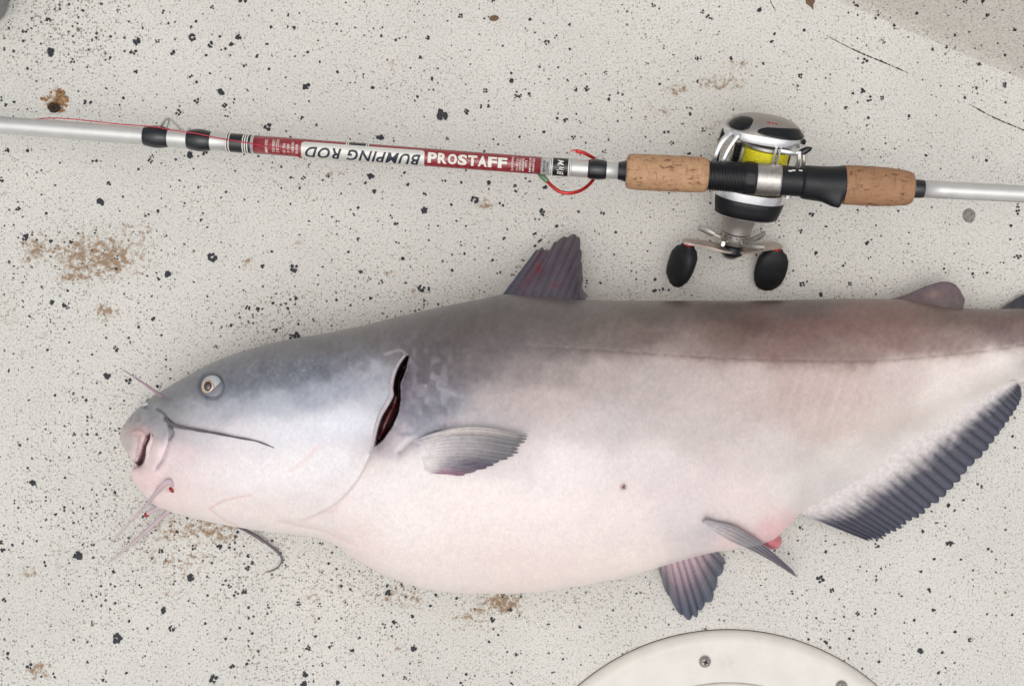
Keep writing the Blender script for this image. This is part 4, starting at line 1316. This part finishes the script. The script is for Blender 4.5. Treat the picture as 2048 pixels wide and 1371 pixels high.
# red leader line lying along the rod
pts = [rpt(40, 30, -.002), rpt(110, 27, .0012), rpt(180, 22, .0012), rpt(235, 18.5, .001), rpt(290, 16, .0016), rpt(314, 14, .0022), rpt(345, 12, .0014), rpt(400, 7, .0022), rpt(440, 4, .001), rpt(513, -2, .0007), rpt(560, -6, .0007), rpt(590, -12, .0006), rpt(602, -30, .0006), rpt(603, -44, .0006)]
V, F = tube(crom([tuple(p) for p in pts], 120), .00038, 6)
o = build('fishing_line', V, F, M['line_r'])
tag(o, 'thin red line lying along the silver rod above the deck', 'line')

# red hook clasped round the rod
hk = thing('fishing_hook', 'red barbed hook hung round the rod beside the front cork grip', 'hook', P(1140, 360, 0))
zc = RC(1140).z
hp = [P(1084, 352, zc - .004), P(1094, 362, zc - .002), P(1106, 374, zc), P(1122, 384, zc + .001), P(1142, 386, zc + .001), P(1163, 380, zc - .002), P(1180, 367, zc - .007), P(1192, 350, zc - .011), P(1196, 334, zc - .011),
      P(1192, 320, zc - .007), P(1180, 312, zc - .001), P(1166, 305, zc + .002), P(1154, 301, zc + .003), P(1146, 301, zc + .003), P(1136, 307, zc + .003)]
n = 60
V, F = tube(crom([tuple(p) for p in hp], n), [.00125 * (1 if i < n - 14 else max(.06, (n - 1 - i) / 13)) for i in range(n)], 10)
build('hook_shank', V, F, M['hook'], hk)
V, F = tube([P(1152, 302, zc + .003), P(1159, 306, zc + .003), P(1163, 312, zc + .003)], [.001, .0008, .0001], 8)
build('barb', V, F, M['hook'], hk)
V, F = tube([P(1078, 346, zc - .006), P(1086, 354, zc - .003), P(1095, 363, zc - .001)], [.0016, .0021, .0016], 10)
build('knot', V, F, M['clear'], hk)

# ------------------------------------------------------------------ reel
reel = thing('fishing_reel', 'silver and black baitcasting reel with yellow line mounted on the rod', 'reel', P(1500, 400, 0))
O = RC(1532)
th = math.radians(25)
ru = math.radians(-9)
Ux = Vector((math.cos(ru), math.sin(ru), -.0)).normalized()
Ax = Vector((-math.sin(ru) * math.cos(th), math.cos(ru) * math.cos(th), math.sin(th))).normalized()
Nx = Ux.cross(Ax)
if Nx.z > 0: Nx = -Nx
MM = .001


def R(u, a_, n_): return O + Ux * (u * MM) + Ax * (a_ * MM) + Nx * (n_ * MM)


def oval(a_, cu, cn, su, sn, e=2.4, seg=56, skew=0):
    out = []
    for j in range(seg):
        w = 2 * math.pi * j / seg
        c_, s_ = math.cos(w), math.sin(w)
        x = abs(c_) ** (2 / e) * math.copysign(1, c_); y = abs(s_) ** (2 / e) * math.copysign(1, s_)
        out.append(R(cu + su * x, a_ + skew * x, cn + sn * y))
    return out


def rpart(name, VF, mat, parent=None, deg=35):
    o = build(name, VF[0], VF[1], mat, parent or reel)
    return sharp(o, deg)


# palm side cover
PC = (-4, 25); PS = (27.5, 19.5)
dome_prof = [(20.5, .93), (21, .985), (21.8, 1.0), (24.6, 1.0), (26.5, .985)]
rpart('palm_plate', loft([oval(a_, PC[0], PC[1], PS[0] * s, PS[1] * s) for a_, s in dome_prof]), M['alu'])
dome2 = [(26.5, .985), (28, .955), (29.5, .90), (32, .81), (34, .68), (35.5, .5), (36.2, .3), (36.5, .1)]
cover = rpart('palm_cover', loft([oval(a_, PC[0], PC[1], PS[0] * s, PS[1] * s) for a_, s in dome2]), M['alu_dull'])


def dome_pt(w, q_, lift):
    """angle w on the cover, q_ 0 (rim) .. 1 (crown)"""
    t = q_ * (len(dome2) - 1); i = min(int(t), len(dome2) - 2); f = t - i
    a_ = dome2[i][0] * (1 - f) + dome2[i + 1][0] * f; s = dome2[i][1] * (1 - f) + dome2[i + 1][1] * f
    e = 2.4; c_, s_ = math.cos(w), math.sin(w)
    x = abs(c_) ** (2 / e) * math.copysign(1, c_); y = abs(s_) ** (2 / e) * math.copysign(1, s_)
    l = lift
    return R(PC[0] + PS[0] * s * x * (1 + l * .02), a_ + l * .7, PC[1] + PS[1] * s * y * (1 + l * .02))


def dome_patch(name, w0, w1, q0, q1, mat, lift, nn=26, parent=None):
    V, F = [], []
    for i in range(nn):
        for j in range(nn):
            p_, r_ = i / (nn - 1) * 2 - 1, j / (nn - 1) * 2 - 1
            x = p_ * math.sqrt(max(0, 1 - .42 * r_ * r_)); y = r_ * math.sqrt(max(0, 1 - .42 * p_ * p_))
            ww = (w0 + w1) / 2 + (w1 - w0) / 2 * x
            qq = (q0 + q1) / 2 + (q1 - q0) / 2 * y
            ed_ = max(abs(p_), abs(r_))
            V.append(dome_pt(ww, qq, lift * (1 if ed_ < .97 else .1)))
    for i in range(nn - 1):
        for j in range(nn - 1):
            k_ = i * nn + j
            F.append((k_, k_ + nn, k_ + nn + 1, k_ + 1))
    return rpart(name, (V, F), mat, parent or cover)


rad = math.radians
dome_patch('inlay', rad(-104), rad(-8), .03, .52, M['gloss'], .55)
dome_patch('inlay', rad(-176), rad(-118), .06, .70, M['gloss'], .55)
for e0_, e1_ in ((-94, -88), (-86, -82), (-80, -73)):
    dome_patch('emblem', rad(e0_), rad(e1_), .62, .68, M['hook'], .35, nn=6)


def bar(pts, w, t, mat, name, parent=None, m=24, wn=None):
    """flat bar through (u,a,n) points; w wide along n-ish, t thick"""
    c_ = crom(pts, m)
    rings = []
    for i in range(m):
        a_, b_ = c_[max(i - 1, 0)], c_[min(i + 1, m - 1)]
        tg = Vector(b_ - a_).normalized()
        side_ = Vector((0, 0, 1)) if wn is None else Vector(wn)
        s1 = (side_ - tg * side_.dot(tg)).normalized(); s2 = tg.cross(s1)
        ww = w if not hasattr(w, '__len__') else np.interp(i / (m - 1), np.linspace(0, 1, len(w)), w)
        ring = []
        for cx, cy in ((-1, -.6), (-.6, -1), (.6, -1), (1, -.6), (1, .6), (.6, 1), (-.6, 1), (-1, .6)):
            q_ = Vector(c_[i]) + s1 * (cx * ww / 2) + s2 * (cy * t / 2)
            ring.append(R(*q_))
        rings.append(ring)
    return rpart(name, loft(rings), mat, parent)


# handle side plate
HC = (-5, 24); HS = (25.5, 19.0)
hp_ = [(-14.5, .93), (-14.5, 1.0), (-19, 1.0), (-21, .985), (-32, .90), (-34, .84), (-35, .70)]
hplate = rpart('handle_plate', loft([oval(a_, HC[0], HC[1], HS[0] * s, HS[1] * s) for a_, s in hp_]), M['alu'])
rpart('plate_recess', loft([oval(a_, HC[0], HC[1], HS[0] * s, HS[1] * s) for a_, s in ((-15.2, .90), (-14.2, .90), (-14.0, .86))]), M['olive'], hplate)
V, F = [], []
NB = 40
for i in range(NB):
    w = rad(-158) + (rad(-24) - rad(-158)) * i / (NB - 1)
    for a_, s in ((-20.3, .985), (-20.6, 1.005), (-24, .985), (-28, .952), (-32.4, .915), (-33.0, .88)):
        e = 2.4; c_, s_ = math.cos(w), math.sin(w)
        x = abs(c_) ** (2 / e) * math.copysign(1, c_); y = abs(s_) ** (2 / e) * math.copysign(1, s_)
        V.append(R(HC[0] + HS[0] * s * x, a_, HC[1] + HS[1] * s * y))
for i in range(NB - 1):
    for j in range(5):
        k_ = i * 6 + j
        F.append((k_, k_ + 6, k_ + 7, k_ + 1))
rpart('band', (V, F), M['black'], hplate, 60)
# frame bars
bar([(-28, 24, 14), (-33, 18, 10), (-35.5, 8, 9), (-36, -4, 10), (-33, -15, 14)], [5, 3.4, 3.2, 3.4, 6], 3.2, M['alu'], 'frame_bar')
bar([(-24, 24, 9), (-28, 16, 5.5), (-30.5, 6, 4.5), (-31, -6, 6), (-27, -15, 9)], [6, 3.0, 2.6, 3.0, 6], 2.6, M['alu'], 'frame_bar')
bar([(-30, 20, 34), (-31, 4, 35), (-29, -14, 34)], 5, 3, M['black'], 'frame_bar')
bar([(2.5, 22, 6), (3.0, 15, 6.5), (3.0, 8, 8), (3.0, -13, 9)], [7, 3.0, 2.0, 2.4], 2.0, M['alu'], 'frame_post')
bar([(6.0, 22, 6.5), (5.8, 14, 7.5), (5.6, 6, 9), (5.6, -12, 10)], [4, 2.0, 1.6, 2], 1.4, M['alu'], 'frame_post')
bar([(19, 20, 10), (20.5, 12, 9), (19, 4, 10), (19, -14, 12)], [6, 3, 3, 4], 3, M['alu'], 'frame_post')
bar([(23, 18, 14), (24.5, 11, 12), (23, 2, 13), (21, -14, 15)], [4, 2.4, 2.4, 4], 2.4, M['alu_dull'], 'frame_post')
bar([(5, 18.6, 8), (13, 18.4, 8), (20, 18, 10)], 3.0, 2.0, M['alu'], 'frame_post', wn=(0, 1, 0))
bar([(16, 15, 30), (16, 0, 31), (16, -14, 30)], 14, 3, M['black'], 'thumb_bar')
rpart('release_button', loft([oval(a_, 22 + (a_ - 19) * .9, 12, s, s * .7, seg=16) for a_, s in ((17, 1.5), (18, 3.2), (21, 3.4), (23, 2.2), (23.6, .4))]), M['gloss'])
rpart('release_button', loft([oval(a_, 21.5, 14, s, s, seg=14) for a_, s in ((24, 1.2), (26, 1.6), (27.5, .8))]), M['gloss'])
# spool with yellow braid
sp = rpart('spool', merge(loft([oval(a_, -1, 25, s, s, 2, 40) for a_, s in ((-13.8, 15), (-13.8, 17.5), (-12.6, 17.5), (-11.6, 15.0))]),
                          loft([oval(a_, -1, 25, s, s, 2, 40) for a_, s in ((15.6, 15), (16.4, 17.5), (18.4, 17.5), (18.4, 15))])), M['steel'])
prof_s = [(-11.8, 13)] + [(a_, 17.0 + .22 * math.sin(a_ * 4.2) + .3 * math.sin(a_ * .5)) for a_ in np.arange(-11.6, 15.5, .25)] + [(15.6, 13)]
rpart('line_winding', loft([oval(a_, -1, 25, s, s, 2, 48) for a_, s in prof_s]), M['line_y'], sp, 80)
# level wind
wprof = [(a_, 2.6 + (.55 if math.sin(a_ * 2.4) > 0 else -.3)) for a_ in np.arange(-13.5, 16, .35)]
rpart('worm_shaft', loft([oval(a_, -20.5, 20, s, s, 2, 16) for a_, s in wprof]), M['black'])
rpart('guide_shaft', loft([oval(a_, -24, 15, 1.0, 1.0, 2, 12) for a_ in (-14, 0, 17)]), M['steel'])
rpart('level_wind', loft([oval(a_, -22, 17, s, s * 1.3, 3, 20) for a_, s in ((-3, 3), (-2.4, 4.6), (2.4, 4.6), (3, 3))]), M['alu_dull'])
bar([(-18.2, 17, 10), (-18, 0, 11), (-18, -14, 11)], 4.5, 2.0, M['alu_dull'], 'frame_bar')
# foot under the rod
bar([(-32, 0, 10.2), (-18, 0, 10.6), (0, 0, 11.5), (16, 0, 10.8), (28, 0, 10.4)], [7, 12, 15, 12, 7], 1.8, M['alu'], 'reel_foot', wn=(0, 1, 0))
# drive neck, star drag, crank
SU, SN = -8.5, 21
DA = 4.0
R0 = R


def R(u, a_, n_):
    f = min(1, max(0, (-a_ - 34) / 8))      # the drive train stands further out
    return R0(u, a_ - DA * f, n_)


rpart('drive_neck', loft([oval(a_, SU, SN, s, s, 2, 40) for a_, s in ((-33.5, 14.5), (-35, 12.8), (-37, 11.4), (-40, 10.6), (-42, 10.6), (-42.3, 10.2))]), M['alu_dull'])
rpart('seal_ring', loft([oval(a_, SU, SN, s, s, 2, 40) for a_, s in ((-42, 10.0), (-43, 10.0))]), M['gloss'])
star = rpart('star_drag', loft([oval(a_, SU, SN, s, s, 2, 40) for a_, s in ((-42.8, 10.3), (-43.2, 10.7), (-46, 10.5), (-46.3, 10.0), (-47, 10.0), (-51, 9.0), (-52, 7.5))]), M['steel'])
for k_ in range(5):
    w = rad(-90 + 18 + 72 * k_ + 12)
    c_, s_ = math.cos(w), math.sin(w); tx, ty = -s_, c_
    pts = [(SU + c_ * r_ + tx * h_, a_, SN + s_ * r_ + ty * h_) for r_, h_, a_ in ((7, 0, -49.5), (13, 1.5, -48.8), (19, 4, -47), (24.5, 8, -45))]
    bar(pts, [3.0, 3.0, 4.2, 3.4], 2.4, M['steel'], 'star_arm', star, wn=(0, 1, 0))
for k_ in range(7):
    w = rad(-160 + 140 * k_ / 6)
    p_ = R(SU + 10.55 * math.cos(w), -44.6, SN + 10.55 * math.sin(w)); d_ = (p_ - R(SU, -44.6, SN)).normalized()
    rpart('drag_hole', tube([p_ - d_ * .0004, p_ + d_ * .00025], .0005, 8), M['gloss'], star)
# crank: long flat bar with a shallow bow, tilted round the shaft
cw = rad(17)
cdir = (math.cos(cw), math.sin(cw))
CR = lambda s, a_, o_=0: (SU + cdir[0] * s - cdir[1] * o_, a_, SN + cdir[1] * s + cdir[0] * o_)
crank = bar([CR(-37.5, -52.2), CR(-33, -52.2), CR(-20, -53.4), CR(-8, -55.4), CR(8, -55.6), CR(22, -53.2), CR(33, -51.6), CR(37, -51.6)], [6, 10, 12, 16, 16, 12, 10, 6], 2.6, M['bronze'], 'crank', m=44, wn=(-cdir[1], 0, cdir[0]))
rpart('crank_nut', loft([oval(a_, SU, SN, s, s, 2, 28) for a_, s in ((-53, 7.5), (-56.6, 9.2), (-59, 8.0), (-61, 5.2), (-61.2, 1))]), M['gloss'], crank)
rpart('nut_cap', loft([oval(a_, SU - .5, SN, s, s, 2, 20) for a_, s in ((-60.8, 5.2), (-62, 4.8), (-62.6, 3.4), (-62.8, .6))]), M['steel'], crank)


def knob(s, rot, wide, thick, lean):
    cu, ca, cn = CR(s, -53)
    pr = [(0, .42), (1.2, .46), (3, .72), (7, .93), (12, 1.0), (18, .98), (23, .86), (26.5, .66), (28.5, .42), (29.2, .12)]
    cr, sr = math.cos(rad(rot)), math.sin(rad(rot))
    rings = []
    for d_, f in pr:
        d_ *= 1.1
        ring = []
        tf = 1.0 if d_ < 3 else (1 - .25 * sstep(np.array(4.), np.array(16.), np.array(float(d_)))) 
        for j in range(36):
            w = 2 * math.pi * j / 36
            x = wide / 2 * f * math.copysign(abs(math.cos(w)) ** .8, math.cos(w)); y = thick / 2 * max(f, .5 * f + .3) * float(tf) * math.copysign(abs(math.sin(w)) ** .8, math.sin(w))
            if d_ > 29: y *= .3
            ring.append(R(cu + x * cr - y * sr + lean * d_, ca - 1.4 - d_, cn + x * sr + y * cr))
        rings.append(ring)
    kb = rpart('knob', loft(rings), M['rubber'], crank, 70)
    rpart('washer', loft([oval(a_, cu, cn, r_, r_, 2, 20) for a_, r_ in ((ca - .4, 3.6), (ca - 1.6, 3.6))]), M['hook'], crank)
    return kb


knob(-33.5, -52, 23, 15, -.12)
knob(34, 6, 23.5, 12.5, -.02)

# ------------------------------------------------------------------ round access hatch
HCX, HCY, HR = 1455, 1712, 454
hc = P(HCX, HCY, 0)
hatch = thing('deck_hatch', 'round cream plastic access hatch screwed down to the deck', 'hatch', hc)


def ring_lathe(prof, n=160):
    return loft([[hc + Vector((r * math.cos(2 * math.pi * j / n), r * math.sin(2 * math.pi * j / n), z)) for j in range(n)] for r, z in prof], False, False)


RO = HR * K
V, F = ring_lathe([(RO + .0004, -.001), (RO + .0003, .0006), (RO - .003, .0010)])
build('gasket', V, F, M['dark'], hatch)
V, F = ring_lathe([(RO, .0004), (RO - .0006, .0022), (RO - .002, .0034), (RO - .005, .0046), (RO - .008, .0050), (RO - .0105, .0046), (RO - .013, .0042), (RO - .034, .0042), (RO - .0362, .0044), (RO - .037, .0040), (RO - .0372, -.001)])
sharp(build('frame', V, F, M['hatch'], hatch), 50)
V, F = ring_lathe([(RO - .0374, -.001), (RO - .0376, .0040), (RO - .039, .0045), (RO - .06, .0048), (.05, .0050), (.03, .0048), (.001, .0048)])
build('lid', V, F, M['hatch'], hatch)


def screw(cx, cy, r, z0, rot):
    c_ = Vector((cx, cy, z0))
    n = 40
    rings = []
    for rr, zz in ((1.0, 0), (1.02, .0007), (.93, .0017), (.75, .0025), (.5, .0031), (.25, .00335), (.03, .0034)):
        rings.append([c_ + Vector((r * rr * math.cos(2 * math.pi * j / n), r * rr * math.sin(2 * math.pi * j / n), zz)) for j in range(n)])
    V, F = loft(rings, False, True)
    o = build('screw', V, F, M['steel'], hatch)
    V, F = [], []
    for k_ in range(2):
        w = rot + k_ * math.pi / 2
        a_ = Vector((math.cos(w), math.sin(w), 0)); b_ = Vector((-a_.y, a_.x, 0))
        rings = []
        for s, h_, wd in ((-.62, .0028, .09), (-.3, .0038, .16), (0, .0041 - .0001 * k_, .19), (.3, .0038, .16), (.62, .0028, .09)):
            m_ = c_ + a_ * (s * r)
            rings.append([m_ + b_ * (wd * r) + Vector((0, 0, h_ - .0005)), m_ + b_ * (wd * r * .7) + Vector((0, 0, h_ - .0001 * (k_ + 1))), m_ - b_ * (wd * r * .7) + Vector((0, 0, h_ - .0001 * (k_ + 1))), m_ - b_ * (wd * r) + Vector((0, 0, h_ - .0005))])
        V, F = merge((V, F), loft(rings))
    build('cross_slot', V, F, M['gloss'], o)


for k_ in range(9):
    w = rad(90 + 6.8 - 40 * k_)
    rr = RO * (.872 if k_ != 1 else .905)
    screw(hc.x + rr * math.cos(w), hc.y + rr * math.sin(w), .0042, .0042, random.uniform(0, 1.5))

# ------------------------------------------------------------------ odds and ends on the deck
def clod(name, cx, cy, outline, h, mat, label, cat, seed):
    r_ = random.Random(seed)
    n = len(outline)
    rings = []
    for f, z in ((1.0, -.0003), (.97, h * .5), (.8, h), (.5, h * 1.15), (.2, h * 1.05), (.02, h)):
        rings.append([P(cx + (x - cx) * f, cy + (y - cy) * f) + Vector((0, 0, z * (1 + r_.uniform(-.3, .3)))) for x, y in outline])
    V, F = loft(rings, False, True)
    o = build(name, V, F, mat)
    if label: tag(o, label, cat)
    return o


outl = [(84, 193), (92, 190), (100, 183), (116, 178), (130, 184), (136, 196), (137, 210), (130, 222), (112, 226), (98, 220), (92, 208), (83, 198)]
V, F = [], []
while len(V) < 110 * 18:
    x, y = random.uniform(82, 138), random.uniform(177, 227)
    if not inpoly(np.array([x]), np.array([y]), outl)[0]: continue
    if math.hypot(x - 104, y - 190) < 9 and random.random() < .8: continue
    r_ = random.uniform(1.2, 4.2); h_ = random.uniform(.0003, .0011)
    rings = []
    sc_ = [random.uniform(.6, 1.3) for _ in range(6)]
    for f, z in ((1.0, -.0002), (.8, h_), (.25, h_ * 1.15)):
        rings.append([P(x + r_ * f * sc_[j] * math.cos(j * 1.047), y + r_ * f * sc_[j] * math.sin(j * 1.047)) + Vector((0, 0, z)) for j in range(6)])
    V, F = merge((V, F), loft(rings, False, True))
mud = build('dried_mud', V, F, M['mud'])
tag(mud, 'brown crust of dried mud with a dark lump above the silver rod', 'mud')
out = [(109 + 12.5 * math.cos(w) * random.uniform(.85, 1.15), 216 + 10 * math.sin(w) * random.uniform(.85, 1.15)) for w in np.linspace(0, 6.28, 20, endpoint=False)]
core = clod('lump', 109, 216, out, .0030, M['mud_d'], None, None, 4)
core.parent = mud
clod('dry_leaf', 1620, 6, [(1610, -4), (1618, -8), (1628, -6), (1630, 4), (1626, 10), (1627, 20), (1621, 14), (1612, 8)], .0012, M['leafbrown'], 'torn brown leaf scrap near the hull side of the deck', 'leaf', 5)
p_ = [(988 + 9 * math.cos(w) + 4 * math.sin(w), 37 + 5 * math.sin(w) - 3 * math.cos(w)) for w in np.linspace(0, 6.28, 12, endpoint=False)]
clod('seed_husk', 990, 36, p_, .0014, M['leafbrown'], 'tiny brown seed husk on open deck above the rod lettering', 'husk', 6)
out = [(1938 + 13 * math.cos(w) * random.uniform(.92, 1.08), 431 + 15 * math.sin(w) * random.uniform(.92, 1.08)) for w in np.linspace(0, 6.28, 26, endpoint=False)]
clod('grey_patch', 1938, 431, out, .0005, M['lead'], 'round worn grey spot on deck below the rod butt', 'spot', 8)
out = [(1752 + 6 * math.cos(w) * random.uniform(.6, 1.3), 22 + 4.5 * math.sin(w) * random.uniform(.6, 1.3)) for w in np.linspace(0, 6.28, 12, endpoint=False)]
V, F = [], []
V = [on_hull(1752, 22, .0008)] + [on_hull(x, y, .0003) for x, y in out]
F = [(0, 1 + i, 1 + (i + 1) % 12) for i in range(12)]
build('rust_spot', V, F, M['mud_d'], hull)

# grey tote whose rounded corner reaches into the deck
x1, y0 = P(20, 55, 0)[:2]
rb = .018
rings = []
for z, g in ((.001, -.002), (.004, 0), (.040, .001), (.046, .0), (.048, -.004)):
    ring = []
    for (cx, cy, a0_) in ((x1 - rb, y0 + rb, -90), (x1 - rb, y0 + .20, 0), (x1 - .26, y0 + .20, 90), (x1 - .26, y0 + rb, 180)):
        for k_ in range(9):
            w = rad(a0_ + 90 * k_ / 8)
            ring.append((cx + (rb + g) * math.cos(w), cy + (rb + g) * math.sin(w), z))
    rings.append(ring)
V, F = loft(rings)
box = sharp(build('storage_box', V, F, M['grey']), 50)
tag(box, 'grey plastic box with rounded corner standing on the deck', 'box')
